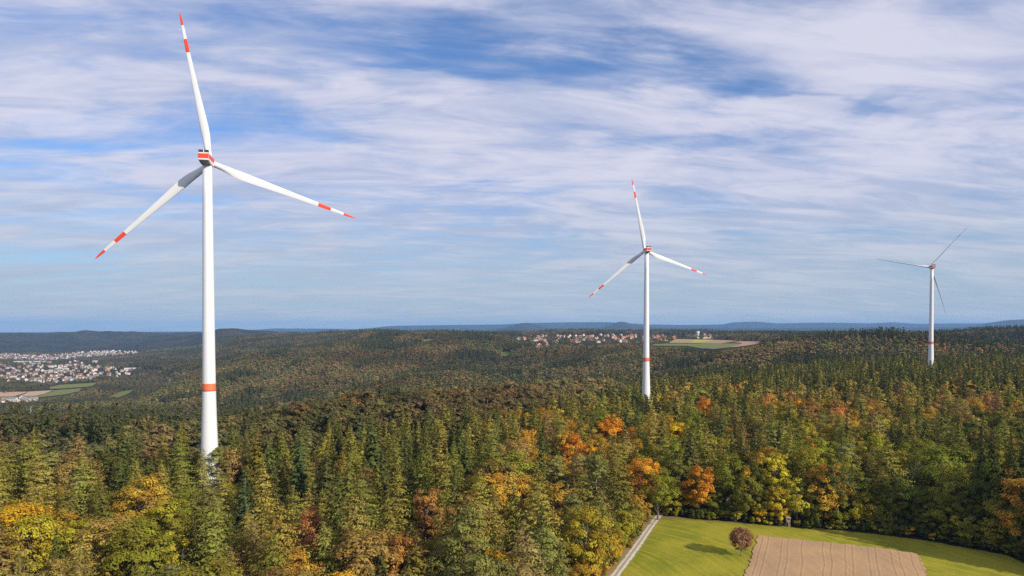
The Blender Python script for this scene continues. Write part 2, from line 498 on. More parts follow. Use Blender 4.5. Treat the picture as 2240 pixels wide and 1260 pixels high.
def terrain_material():
    m, k = material('forest_floor')
    g = k.n('ShaderNodeNewGeometry')
    pos = g.outputs['Position']
    n1 = k.n('ShaderNodeTexNoise', i_Vector=pos, i_Scale=0.0035, i_Detail=4.0)
    n2 = k.n('ShaderNodeTexNoise', i_Vector=pos, i_Scale=0.03, i_Detail=6.0, i_Roughness=0.65)
    n3 = k.n('ShaderNodeTexNoise', i_Vector=pos, i_Scale=0.45, i_Detail=4.0)
    c = k.mix(k.ramp(n1.outputs[0], 0.42, 0.58), (0.018, 0.025, 0.014), (0.052, 0.045, 0.022))
    c = k.mix(k.ramp(n2.outputs[0], 0.4, 0.7), c, (0.075, 0.06, 0.026))
    c = k.mix(k.m('MULTIPLY', k.ramp(n3.outputs[0], 0.45, 0.7), 0.5), c, (0.05, 0.032, 0.018))
    p = k.n('ShaderNodeBsdfPrincipled', i_Base_Color=c, i_Roughness=1.0)
    p.inputs['Specular IOR Level'].default_value = 0.05
    b = k.n('ShaderNodeBump', i_Strength=0.6, i_Distance=14.0, i_Height=n2.outputs[0])
    k.link(b.outputs[0], p.inputs['Normal'])
    finish(k, p.outputs[0])
    return m


# ------------------------------------------------------------------ ground sheet
def build_ground():
    us = np.linspace(-1.65, 1.65, 461)
    # more rows where the land is close
    rows = np.exp(np.linspace(math.log(20.0), math.log(27500.0), 520))
    U, Y = np.meshgrid(us, rows)
    X = U * Y
    Z = terrain(X, Y)
    nr, nc = X.shape
    v = np.stack([X, Y, Z], -1).reshape(-1, 3)
    idx = np.arange(nr * nc).reshape(nr, nc)
    f = np.stack([idx[:-1, :-1], idx[:-1, 1:], idx[1:, 1:], idx[1:, :-1]], -1).reshape(-1, 4)
    me = new_mesh('ground', v, f, (terrain_material(),), smooth=True)
    return obj('ground', me, kind='structure')


build_ground()


def inside(poly, x, y):
    """points in polygon, vectorised"""
    x = np.asarray(x, float); y = np.asarray(y, float)
    r = np.zeros(x.shape, bool)
    n = len(poly)
    for i in range(n):
        x1, y1 = poly[i]; x2, y2 = poly[(i + 1) % n]
        c = ((y1 > y) != (y2 > y)) & (x < (x2 - x1) * (y - y1) / (y2 - y1 + 1e-12) + x1)
        r ^= c
    return r


# ------------------------------------------------------------------ the meadow, the plough land and the track beside the forest
def P(px, py, z=FIELD_Z):
    q = on_plane(px, py, z)
    return (q[0], q[1])


MEADOW = [P(1442, 1131), P(1560, 1139), P(1700, 1151), P(1800, 1158), P(1900, 1166), P(2000, 1178), P(2100, 1195), P(2200, 1214), (158, 208), (162, 192), (185, 174), (232, 138), (232, 70), (8, 70), (5, 110), P(1330, 1285), P(1400, 1188)]
TRACK_C = [P(1446, 1122), P(1436, 1135), P(1418, 1160), P(1393, 1196), P(1364, 1235), P(1335, 1275), P(1300, 1330), P(1250, 1420)]
PLOUGH = [P(1657, 1172), P(1740, 1180), P(1850, 1192), P(1950, 1203), P(2012, 1213), P(2030, 1262), P(2060, 1360), P(2100, 1500), P(1500, 1500), P(1590, 1360), P(1629, 1262)]


def grass_material(name, c1, c2, c3, ang, stripes=0.16):
    m, k = material(name)
    g = k.n('ShaderNodeNewGeometry')
    pos = g.outputs['Position']
    mp = k.n('ShaderNodeMapping', i_Vector=pos, i_Rotation=(0, 0, ang))
    wob = k.n('ShaderNodeTexNoise', i_Vector=pos, i_Scale=0.011, i_Detail=1.5)
    sx = k.n('ShaderNodeSeparateXYZ', i_0=mp.outputs[0])
    t = k.m('ADD', sx.outputs[0], k.m('MULTIPLY', wob.outputs[0], 60.0))
    stripe = k.n('ShaderNodeTexNoise', noise_dimensions='1D', i_W=t, i_Scale=0.55, i_Detail=4.0, i_Roughness=0.6)
    big = k.n('ShaderNodeTexNoise', i_Vector=pos, i_Scale=0.045, i_Detail=5.0, i_Roughness=0.6)
    fine = k.n('ShaderNodeTexNoise', i_Vector=pos, i_Scale=1.6, i_Detail=5.0, i_Roughness=0.7)
    mid = k.n('ShaderNodeTexNoise', i_Vector=pos, i_Scale=0.16, i_Detail=6.0, i_Roughness=0.65)
    c = k.mix(k.ramp(big.outputs[0], 0.40, 0.60), c1, c2)
    c = k.mix(k.m('MULTIPLY', k.m('MULTIPLY', k.ramp(stripe.outputs[0], 0.44, 0.60), k.ramp(mid.outputs[0], 0.3, 0.6)), 0.75), c, c3)
    c = k.mix(k.m('MULTIPLY', k.ramp(mid.outputs[0], 0.52, 0.74), 0.35), c, tuple(q * 0.72 for q in c1))
    c = k.mix(k.m('MULTIPLY', k.ramp(fine.outputs[0], 0.45, 0.72), 0.4), c, tuple(q * 0.62 for q in c1))
    p = k.n('ShaderNodeBsdfPrincipled', i_Base_Color=c, i_Roughness=0.95)
    p.inputs['Specular IOR Level'].default_value = 0.1
    b = k.n('ShaderNodeBump', i_Strength=0.5, i_Distance=0.25, i_Height=fine.outputs[0])
    k.link(b.outputs[0], p.inputs['Normal'])
    finish(k, p.outputs[0])
    return m


def soil_material(name, c1, c2):
    m, k = material(name)
    g = k.n('ShaderNodeNewGeometry')
    pos = g.outputs['Position']
    mp = k.n('ShaderNodeMapping', i_Vector=pos, i_Rotation=(0, 0, R(17)), i_Scale=(1.0, 0.08, 1.0))
    n1 = k.n('ShaderNodeTexNoise', i_Vector=mp.outputs[0], i_Scale=1.1, i_Detail=6.0, i_Roughness=0.65)
    n2 = k.n('ShaderNodeTexNoise', i_Vector=pos, i_Scale=0.07, i_Detail=4.0)
    n3 = k.n('ShaderNodeTexNoise', i_Vector=pos, i_Scale=3.2, i_Detail=4.0, i_Roughness=0.7)
    c = k.mix(k.ramp(n2.outputs[0], 0.35, 0.65), c1, c2)
    c = k.mix(k.m('MULTIPLY', k.ramp(n1.outputs[0], 0.42, 0.66), 0.45), c, tuple(q * 0.72 for q in c1))
    c = k.mix(k.m('MULTIPLY', k.ramp(n3.outputs[0], 0.5, 0.75), 0.35), c, tuple(q * 0.6 for q in c2))
    p = k.n('ShaderNodeBsdfPrincipled', i_Base_Color=c, i_Roughness=1.0)
    p.inputs['Specular IOR Level'].default_value = 0.05
    b = k.n('ShaderNodeBump', i_Strength=0.7, i_Distance=0.12, i_Height=n3.outputs[0])
    k.link(b.outputs[0], p.inputs['Normal'])
    finish(k, p.outputs[0])
    return m


M_MEADOW = grass_material('meadow_grass', (0.185, 0.205, 0.016), (0.32, 0.282, 0.025), (0.39, 0.32, 0.038), R(-28))
M_SOIL = soil_material('harrowed_soil', (0.48, 0.30, 0.155), (0.41, 0.265, 0.15))


def sheet(name, poly, z, mat, step=2.0, kind='structure', height=None, **kw):
    """a filled outline laid over the ground as a grid of small faces with a ragged edge"""
    xs = [p[0] for p in poly]; ys = [p[1] for p in poly]
    gx = np.arange(min(xs), max(xs) + step, step); gy = np.arange(min(ys), max(ys) + step, step)
    X, Y = np.meshgrid(gx, gy)
    ok = inside(poly, X + (fbm(X / 1.7, Y / 1.7, 91, 3) - 0.5) * 1.8, Y + (fbm(X / 1.7, Y / 1.7, 97, 3) - 0.5) * 1.8)
    cell = ok[:-1, :-1] & ok[:-1, 1:] & ok[1:, 1:] & ok[1:, :-1]
    Z = (np.zeros_like(X) + z) if height is None else height(X, Y)
    idx = np.arange(X.size).reshape(X.shape)
    f = np.stack([idx[:-1, :-1], idx[:-1, 1:], idx[1:, 1:], idx[1:, :-1]], -1)[cell]
    used = np.unique(f)
    remap = np.zeros(X.size, int); remap[used] = np.arange(len(used))
    v = np.stack([X, Y, Z], -1).reshape(-1, 3)[used]
    me = new_mesh(name, v, remap[f], (mat,), smooth=True)
    return obj(name, me, kind=kind, **kw)


def build_fields():
    sheet('meadow', MEADOW, FIELD_Z + 0.03, M_MEADOW, 0.5)
    # harrowed field: real wheel grooves and drill ridges run down it
    d0 = np.array(P(1657, 1172)); d1 = np.array(P(1629, 1262)); dirl = (d1 - d0) / np.linalg.norm(d1 - d0)
    e0 = np.array(P(2012, 1213)); e1 = np.array(P(2030, 1262)); dirr = (e1 - e0) / np.linalg.norm(e1 - e0)
    dirm = dirl + (dirr - dirl) * 0.5
    dirm /= np.linalg.norm(dirm)
    nrm = np.array([-dirm[1], dirm[0]])
    if nrm[0] < 0: nrm = -nrm

    def hgt(X, Y):
        s = (X - d0[0]) * nrm[0] + (Y - d0[1]) * nrm[1]
        t = (X - d0[0]) * dirm[0] + (Y - d0[1]) * dirm[1]
        s = s + (fbm(X / 16.0, Y / 16.0, 40, 2) - 0.5) * 1.3
        z = FIELD_Z + 0.26 + (fbm(X / 3.0, Y / 3.0, 41, 3) - 0.5) * 0.08 + (vnoise(X / 0.35, Y / 0.35, 47) - 0.5) * 0.035
        for c in (2.2, 4.1, 8.6, 10.6, 15.0, 21.0, 23.2, 27.2, 29.3, 34.0, 36.2, 40.6, 42.8, 46.2, 48.4, 52.2, 55.0):
            z = z + 0.055 * np.exp(-((s - c) / 0.2) ** 2) - 0.04 * np.exp(-((s - c + 0.45) / 0.2) ** 2)
        return z
    sheet('ploughed_field', PLOUGH, 0, M_SOIL, 0.22, height=hgt)
    # gravel track with a darker middle strip
    m, k = material('track_gravel')
    co = k.n('ShaderNodeNewGeometry')
    nz = k.n('ShaderNodeTexNoise', i_Vector=co.outputs['Position'], i_Scale=1.4, i_Detail=6.0, i_Roughness=0.7)
    uv = k.n('ShaderNodeAttribute', attribute_type='GEOMETRY', attribute_name='across')
    big = k.n('ShaderNodeTexNoise', i_Vector=co.outputs['Position'], i_Scale=0.5, i_Detail=5.0, i_Roughness=0.6)
    av = k.m('ABSOLUTE', uv.outputs['Fac'])
    mid = k.m('SUBTRACT', 1.0, k.ramp(k.m('ADD', av, k.m('MULTIPLY', big.outputs[0], 0.5)), 0.36, 0.66))
    edge = k.ramp(k.m('ADD', av, k.m('MULTIPLY', big.outputs[0], 0.9)), 1.22, 1.5)
    litter = k.ramp(k.m('SUBTRACT', k.m('MULTIPLY', uv.outputs['Fac'], -1.0), k.m('MULTIPLY', big.outputs[0], 0.6)), 0.7, 1.0)
    c = k.mix(k.ramp(nz.outputs[0], 0.35, 0.7), (0.68, 0.58, 0.48), (0.52, 0.44, 0.36))
    c = k.mix(k.m('MULTIPLY', k.ramp(big.outputs[0], 0.5, 0.75), 0.5), c, (0.36, 0.28, 0.20))
    c = k.mix(k.m('MULTIPLY', mid, 0.8), c, (0.26, 0.22, 0.13))
    c = k.mix(edge, c, (0.17, 0.18, 0.03))
    c = k.mix(litter, c, (0.33, 0.21, 0.09))
    p = k.n('ShaderNodeBsdfPrincipled', i_Base_Color=c, i_Roughness=1.0)
    b = k.n('ShaderNodeBump', i_Strength=0.5, i_Distance=0.08, i_Height=nz.outputs[0])
    k.link(b.outputs[0], p.inputs['Normal'])
    finish(k, p.outputs[0])
    pts = []
    for i in range(len(TRACK_C) - 1):
        a = np.array(TRACK_C[i]); b2 = np.array(TRACK_C[i + 1])
        n = max(2, int(np.linalg.norm(b2 - a) / 1.0))
        pts += [a + (b2 - a) * t / n for t in range(n)]
    pts = np.array(pts)
    tang = np.gradient(pts, axis=0); tang /= np.linalg.norm(tang, axis=1)[:, None]
    nr = np.stack([-tang[:, 1], tang[:, 0]], 1)
    prof = [(-2.8, -0.03), (-1.5, 0.06), (-1.0, 0.10), (-0.55, 0.07), (0.0, 0.13), (0.55, 0.07), (1.0, 0.10), (1.3, -0.02)]
    v = []; ac = []
    for i, q in enumerate(pts):
        wv = 1.35 * (1 + 0.12 * (vnoise(i * 0.15, 0.0, 3) - 0.5))
        for s, h in prof:
            o = q + nr[i] * s * wv
            v.append((o[0], o[1], FIELD_Z + 0.06 + h)); ac.append(s)
    nc = len(prof)
    f = np.array([(i * nc + j, i * nc + j + 1, (i + 1) * nc + j + 1, (i + 1) * nc + j) for i in range(len(pts) - 1) for j in range(nc - 1)])
    me = new_mesh('gravel_track', v, f, (m,), smooth=True)
    at = me.attributes.new('across', 'FLOAT', 'POINT'); at.data.foreach_set('value', np.array(ac, np.float32))
    obj('gravel_track', me, kind='structure')
    # trodden verge at the top of the meadow and along the plough land
    m2 = soil_material('verge_earth', (0.26, 0.19, 0.09), (0.22, 0.19, 0.07))
    sheet('field_verge', [P(1446, 1128), P(1480, 1130.5), P(1560, 1138), P(1640, 1146), P(1640, 1147.5), P(1560, 1141.5), P(1470, 1135.5), P(1438, 1137)], FIELD_Z + 0.06, m2, 0.4)


build_fields()

# ------------------------------------------------------------------ trees: forms
def cards_to_mesh(cen, nor, tan, ln, wd, jit, rng):
    """little leaf or twig faces: centre, normal, long axis, length, width"""
    n = len(cen)
    nor = nor / (np.linalg.norm(nor, axis=1)[:, None] + 1e-9)
    tan = tan - nor * np.sum(tan * nor, 1)[:, None]
    tan = tan / (np.linalg.norm(tan, axis=1)[:, None] + 1e-9)
    bit = np.cross(nor, tan)
    j = lambda: 1 + (rng.random((n, 1)) - 0.5) * jit
    L = ln[:, None] / 2; W = wd[:, None] / 2
    v = np.empty((n, 4, 3))
    v[:, 0] = cen - tan * L * j() - bit * W * 0.35 * j()
    v[:, 1] = cen - tan * L * 0.1 * j() - bit * W * j() - nor * L * 0.12
    v[:, 2] = cen + tan * L * j() + bit * W * 0.25 * j()
    v[:, 3] = cen + tan * L * 0.1 * j() + bit * W * j() - nor * L * 0.12
    f = np.arange(n * 4).reshape(n, 4)
    return v.reshape(-1, 3), f


def unit(rng, n):
    v = rng.normal(size=(n, 3))
    return v / np.linalg.norm(v, axis=1)[:, None]


def broadleaf(seed, H, Rad, base=0.3, n_clump=42, per=70, size=0.52, lean=0.0, top=0.5):
    rng = np.random.default_rng(seed)
    zc = H * (base + 1) / 2; rz = H * (1 - base) / 2
    cen = []; nor = []; sz = []; rn = []
    d = unit(rng, n_clump * 3)
    d = d[d[:, 2] > -0.75][:n_clump]
    lobes = unit(rng, 5); lobes[:, 2] = np.abs(lobes[:, 2]) * 0.6
    limbs = []
    for i in range(len(d)):
        g = 1 + 0.22 * np.max(np.clip(lobes @ d[i], 0, 1) ** 4) - 0.12
        rr = (0.48 + 0.58 * rng.random() ** 0.6) * g
        pw = d[i].copy()
        rad_xy = Rad * (1.0 if pw[2] > 0 else (1.0 + 0.15 * pw[2]))
        c = np.array([pw[0] * rad_xy * rr, pw[1] * rad_xy * rr, zc + pw[2] * rz * rr])
        cr = rng.uniform(0.15, 0.36) * Rad
        m = int(per * rng.uniform(0.7, 1.3))
        q = unit(rng, m)
        q[:, 2] = q[:, 2] * 0.8 + 0.15
        r = cr * (0.55 + 0.5 * rng.random(m)) * np.array([1, 1, 0.8])[:, None]
        pts = c + q * r.T
        out = pts - np.array([0, 0, zc - rz * 0.2])
        out /= np.linalg.norm(out, axis=1)[:, None]
        cen.append(pts)
        nor.append(q * 0.75 + out * 1.0 + unit(rng, m) * 0.42 + np.array([0, 0, 0.2]))
        sz.append(size * rng.uniform(0.65, 1.35, m))
        rn.append(np.clip(rng.random() * 0.55 + rng.random(m) * 0.45, 0, 1))
        if i % 4 == 0:
            limbs.append(c)
    cen = np.concatenate(cen); nor = np.concatenate(nor); sz = np.concatenate(sz); rn = np.concatenate(rn)
    v, f = cards_to_mesh(cen, nor, unit(rng, len(cen)), sz * 1.25, sz, 0.7, rng)
    tb = MB()
    r0 = 0.016 * H
    ztop = H * 0.72
    bend = rng.normal(size=2) * 0.03 * H
    tr = lambda t: Vector((bend[0] * t * t, bend[1] * t * t, -0.6 + (ztop + 0.6) * t))
    tb.tube([tr(t) for t in (0, .15, .35, .6, .8, 1)], [r0 * 1.35, r0, r0 * .85, r0 * .62, r0 * .4, r0 * .15], 7)
    for c in limbs:
        t = np.clip((c[2] - H * 0.22) / ztop, 0.22, 0.85)
        p0 = tr(t); p1 = Vector(c)
        mid = (p0 + p1) / 2 + Vector((0, 0, -0.05 * H * rng.random()))
        tb.tube([p0, mid, p1], [r0 * .42, r0 * .28, r0 * .08], 5, cap=False)
    return v, f, rn, tb


def conifer(seed, H, Rad, base=0.1, levels=46, per=7, seg=0.62, wide=0.5, droop=0.28, power=0.85, up=0.9, gap=0.0, hang=0.3, trunk_r=0.011, twig=0.75, rough=1.0, rnd_top=0.0):
    """spruce, fir and larch: branches in whorls with flat drooping sprays"""
    rng = np.random.default_rng(seed)
    cen = []; nor = []; tan = []; ln = []; wd = []; rn = []
    zb = H * base
    for k in range(levels):
        t = (k + rng.random() * 0.8) / levels
        z = zb + (H - zb) * t
        prof = Rad * ((1 - rnd_top) * (1 - t) ** power + rnd_top * (1 - t ** 2.4) ** 0.75) * (0.55 + 0.45 * min(1, t / 0.16)) + 0.12
        nb = max(3, int(round(per * (1 - 0.45 * t))))
        a0 = rng.random() * 6.283
        for b in range(nb):
            if rng.random() < gap:
                continue
            a = a0 + 6.283 * b / nb + rng.normal() * 0.25
            L = prof * rng.uniform(0.62, 1.18) * (1 + 0.16 * math.sin(a * 2 + seed) + 0.10 * math.sin(a * 3 + t * 9 + seed))
            d = np.array([math.cos(a), math.sin(a), 0.0])
            side = np.array([-d[1], d[0], 0.0])
            n = max(2, int(L / seg * 1.5))
            br = rng.random() * 0.6
            sl = -droop * (1 - t * up) + rng.normal() * 0.09
            zj = rng.normal() * 0.35 * rough
            for i in range(n):
                s = (i + rng.random()) / n
                if s < 0.18 and n > 3:
                    continue
                w_s = (rng.random() - 0.5) * 2 * wide * L * 0.42 * (1.05 - 0.6 * s)
                p = d * L * s + side * w_s
                p = p + np.array([0, 0, z + zj + sl * L * s + 0.10 * L * s * s - abs(w_s) * 0.22])
                cen.append(p)
                tv = d * 0.8 + side * (np.sign(w_s) * 0.75) + np.array([0, 0, sl - 0.15])
                tan.append(tv)
                nv = np.array([0, 0, 0.7]) + d * 0.95 + rng.normal(size=3) * 0.30
                if rng.random() < hang:
                    nv = d * 1.1 + rng.normal(size=3) * 0.36 + np.array([0, 0, .2])
                nor.append(nv)
                q = twig * rng.uniform(0.75, 1.3) * (0.55 + 0.45 * min(1, L / (Rad * 0.5)))
                ln.append(q * 1.35); wd.append(q * 0.62)
                rn.append(min(1, max(0, br + rng.random() * 0.4 + 0.12 * (s - 0.5))))
    # leader
    for i in range(7):
        cen.append(np.array([0, 0, H - 0.1 - i * 0.16])); tan.append(np.array([rng.normal() * .3, rng.normal() * .3, 1]))
        nor.append(np.array([rng.normal(), rng.normal(), 0.1])); ln.append(0.8); wd.append(0.25); rn.append(0.6)
    v, f = cards_to_mesh(np.array(cen), np.array(nor), np.array(tan), np.array(ln), np.array(wd), 0.6, rng)
    tb = MB()
    r0 = trunk_r * H
    tb.tube([(0, 0, -0.6), (0, 0, H * .25), (0, 0, H * .6), (0, 0, H * .97)], [r0 * 1.25, r0, r0 * .6, r0 * .1], 7)
    return v, f, np.array(rn), tb


def pine(seed, H, Rad, n_clump=30, per=80, size=0.42, base=0.42):
    rng = np.random.default_rng(seed)
    cen = []; nor = []; sz = []; rn = []; limbs = []
    for i in range(n_clump):
        t = base + (1 - base) * ((i + rng.random()) / n_clump)
        prof = Rad * math.sin(min(1, (1 - t) / (1 - base) * 1.15 + 0.12) * math.pi * 0.62)
        a = i * 2.4 + rng.normal() * 0.4
        rr = prof * rng.uniform(0.35, 1.0)
        c = np.array([math.cos(a) * rr, math.sin(a) * rr, H * t - 0.4])
        cr = rng.uniform(0.8, 1.5) * Rad / 3.6
        m = int(per * rng.uniform(0.7, 1.3))
        q = unit(rng, m); q[:, 2] = np.abs(q[:, 2]) * 0.9 - 0.25
        pts = c + q * cr * (0.4 + 0.6 * rng.random((m, 1))) * np.array([1.1, 1.1, 0.62])
        cen.append(pts); nor.append(q * 0.9 + unit(rng, m) * 0.5 + np.array([0, 0, 0.35]) + np.array([c[0], c[1], 0]) * 0.12)
        sz.append(size * rng.uniform(0.7, 1.35, m)); rn.append(np.clip(rng.random() * 0.5 + rng.random(m) * 0.5, 0, 1))
        limbs.append(c)
    cen = np.concatenate(cen); nor = np.concatenate(nor); sz = np.concatenate(sz); rn = np.concatenate(rn)
    v, f = cards_to_mesh(cen, nor, unit(rng, len(cen)), sz * 1.5, sz * 0.7, 0.6, rng)
    tb = MB()
    r0 = 0.0125 * H
    bx = rng.normal() * 0.4
    tb.tube([(0, 0, -0.6), (0, 0, H * .3), (bx, 0, H * .65), (bx * .5, 0, H * .95)], [r0 * 1.2, r0, r0 * .7, r0 * .12], 7)
    for c in limbs:
        p0 = Vector((bx * 0.6, 0, c[2] - 0.8)); tb.tube([p0, (p0 + Vector(c)) / 2 + Vector((0, 0, .1)), Vector(c)], [r0 * .3, r0 * .2, r0 * .05], 4, cap=False)
    return v, f, rn, tb


def bare_tree(seed, H):
    rng = np.random.default_rng(seed)
    trunk = MB(); twigs = MB()
    r0 = 0.015 * H

    def grow(p, d, L, r, lev):
        p1 = p + d * L * 0.5 + Vector(rng.normal(size=3)) * L * 0.05
        p2 = p1 + (d + Vector(rng.normal(size=3)) * 0.12).normalized() * L * 0.5
        (trunk if lev == 0 else twigs).tube([p, p1, p2], [r, r * .8, r * .55], 6 if lev < 2 else 4, cap=False)
        if lev >= 4:
            return
        for i in range(3 if lev < 3 else 2):
            nd = (d + Vector(rng.normal(size=3)) * 0.45 + Vector((0, 0, 0.25))).normalized()
            grow(p2 if i < 2 else p1, nd, L * rng.uniform(0.55, 0.75), r * 0.52, lev + 1)
    grow(Vector((0, 0, -0.6)), Vector((0, 0, 1)), H * 0.42, r0, 0)
    return trunk, twigs


def tree_meshes(name, form, leaf, bark):
    v, f, rn, tb = form
    crown = new_mesh(name + '_crown', v, f, (leaf,), rnd=rn)
    trunk = tb.mesh(name + '_trunk', bark)
    # one joined copy for the far scatter
    nb = len(v)
    vs = np.concatenate([v, np.array(tb.v)]); fs = [tuple(q) for q in f] + [tuple(nb + q for q in g) for g in tb.f]
    whole = bpy.data.meshes.new(name + '_whole')
    whole.from_pydata(vs.tolist(), [], fs)
    whole.materials.append(leaf); whole.materials.append(bark)
    whole.polygons.foreach_set('material_index', np.array([0] * len(f) + [1] * len(tb.f), np.int32))
    at = whole.attributes.new('rnd', 'FLOAT', 'FACE')
    at.data.foreach_set('value', np.concatenate([rn, np.full(len(tb.f), 0.5)]).astype(np.float32))
    whole.update()
    return crown, trunk, whole


FORMS = {}        # kind -> list of (height, crown mesh, trunk mesh, whole mesh)


def add_form(kind, H, form, leaf, bark):
    lst = FORMS.setdefault(kind, [])
    lst.append((H,) + tree_meshes('%s_%s' % (kind, 'abcdefgh'[len(lst)]), form, leaf, bark))


for s in range(4):
    add_form('spruce', 30, conifer(100 + s, 30, 5.0 + 0.6 * s, 0.08, 58, 9, 0.60, 0.6, 0.36, 0.70 + 0.06 * s, 0.8, 0.06, 0.35, twig=0.92, rough=1.0), M_NEEDLE, M_BARK)
for s in range(5):
    add_form('larch', 27, conifer(200 + s, 27, 5.2 + 0.45 * s, 0.14, 66, 9, 0.52, 0.85, 0.22, 0.46 + 0.05 * s, 0.9, 0.10, 0.65, twig=0.60, rough=2.2, rnd_top=0.22 + 0.12 * s), M_NEEDLE, M_BARK_PINE)
for s in range(3):
    add_form('pine', 25, pine(300 + s, 25, 5.0 + 0.4 * s, 44, 130, 0.40), M_NEEDLE, M_BARK_PINE)
for s in range(6):
    add_form('beech', 23, broadleaf(400 + s, 23, 5.7 + 0.4 * s, 0.16, 74, 100, 0.41), M_LEAF, M_BARK)
for s in range(3):
    add_form('edge', 15, broadleaf(500 + s, 15, 4.6, 0.02, 52, 90, 0.40), M_LEAF, M_BARK)
for s in range(2):
    add_form('shrub', 5, broadleaf(600 + s, 5, 2.8, 0.0, 24, 70, 0.31), M_LEAF, M_BARK)
# lighter forms for the middle distance and far slopes
for s in range(2):
    add_form('mid_spruce', 30, conifer(110 + s, 30, 5.4, 0.08, 26, 7, 1.0, 0.65, 0.36, 0.80, 0.8, 0.0, 0.3, twig=1.7), M_NEEDLE, M_BARK)
for s in range(2):
    add_form('mid_larch', 27, conifer(210 + s, 27, 5.3, 0.15, 26, 7, 0.95, 0.8, 0.24, 0.55, 0.9, 0.04, 0.5, twig=1.3, rough=2.0, rnd_top=0.3 + 0.25 * s), M_NEEDLE, M_BARK_PINE)
for s in range(4):
    add_form('mid_beech', 23, broadleaf(410 + s, 23, 5.9, 0.16, 40, 26, 0.95), M_LEAF, M_BARK)
for s in range(1):
    add_form('far_spruce', 28, conifer(120 + s, 28, 4.8, 0.1, 13, 6, 1.7, 0.7, 0.3, 0.85, 0.8, 0.0, 0.3, twig=2.5), M_NEEDLE, M_BARK)
for s in range(4):
    add_form('far_beech', 21, broadleaf(420 + s, 21, 6.0, 0.12, 18, 13, 1.6), M_LEAF, M_BARK)

PROTO_COL = bpy.data.collections.new('tree_forms')     # not linked: only looked up by the scatters
PROTO_INDEX = {}
_n = 0
for kind in sorted(FORMS):
    for i, fm in enumerate(FORMS[kind]):
        o = bpy.data.objects.new('form_%03d_%s' % (_n, kind), fm[3])
        PROTO_COL.objects.link(o)
        PROTO_INDEX[(kind, i)] = _n
        _n += 1


def scatter_group():
    g = bpy.data.node_groups.new('tree_scatter', 'GeometryNodeTree')
    g.interface.new_socket('Geometry', in_out='INPUT', socket_type='NodeSocketGeometry')
    g.interface.new_socket('Geometry', in_out='OUTPUT', socket_type='NodeSocketGeometry')
    N = g.nodes
    gi = N.new('NodeGroupInput'); go = N.new('NodeGroupOutput')
    ip = N.new('GeometryNodeInstanceOnPoints'); ci = N.new('GeometryNodeCollectionInfo')
    ci.inputs['Collection'].default_value = PROTO_COL
    ci.inputs['Separate Children'].default_value = True
    ci.inputs['Reset Children'].default_value = True

    def attr(name, t):
        a = N.new('GeometryNodeInputNamedAttribute'); a.data_type = t; a.inputs[0].default_value = name
        return a.outputs[0]
    L = g.links
    L.new(gi.outputs[0], ip.inputs['Points'])
    L.new(ci.outputs[0], ip.inputs['Instance'])
    ip.inputs['Pick Instance'].default_value = True
    L.new(attr('form', 'INT'), ip.inputs['Instance Index'])
    L.new(attr('turn', 'FLOAT_VECTOR'), ip.inputs['Rotation'])
    L.new(attr('size', 'FLOAT_VECTOR'), ip.inputs['Scale'])
    L.new(ip.outputs[0], go.inputs[0])
    return g


SCATTER = scatter_group()


def scatter(name, pts, form, turn, size, tint, **kw):
    me = bpy.data.meshes.new(name)
    n = len(pts)
    me.vertices.add(n); me.vertices.foreach_set('co', np.asarray(pts, np.float32).ravel())
    def put(nm, t, arr, key):
        a = me.attributes.new(nm, t, 'POINT'); a.data.foreach_set(key, np.ascontiguousarray(arr).ravel())
    put('form', 'INT', np.asarray(form, np.int32), 'value')
    tv = np.zeros((n, 3), np.float32); tv[:, 2] = turn
    put('turn', 'FLOAT_VECTOR', tv, 'vector')
    put('size', 'FLOAT_VECTOR', np.asarray(size, np.float32), 'vector')
    tc = np.ones((n, 4), np.float32); tc[:, :3] = tint
    put('tint', 'FLOAT_COLOR', tc, 'color')
    o = obj(name, me, **kw)
    md = o.modifiers.new('scatter', 'NODES'); md.node_group = SCATTER
    return o


# autumn palette (base colours)
TINT = {
    'spruce': (0.082, 0.084, 0.022), 'spruce_olive': (0.145, 0.130, 0.026),
    'larch': (0.245, 0.200, 0.040), 'larch_green': (0.180, 0.165, 0.034), 'larch_brown': (0.21, 0.145, 0.048),
    'pine': (0.180, 0.168, 0.046),
    'green': (0.175, 0.170, 0.022), 'dark_green': (0.095, 0.102, 0.019), 'yellow_green': (0.31, 0.265, 0.026), 'lime': (0.30, 0.32, 0.05),
    'yellow': (0.60, 0.37, 0.026), 'orange': (0.53, 0.235, 0.024), 'amber': (0.35, 0.215, 0.028), 'brown': (0.26, 0.175, 0.048),
    'red': (0.38, 0.10, 0.034), 'rust': (0.38, 0.17, 0.045),
}

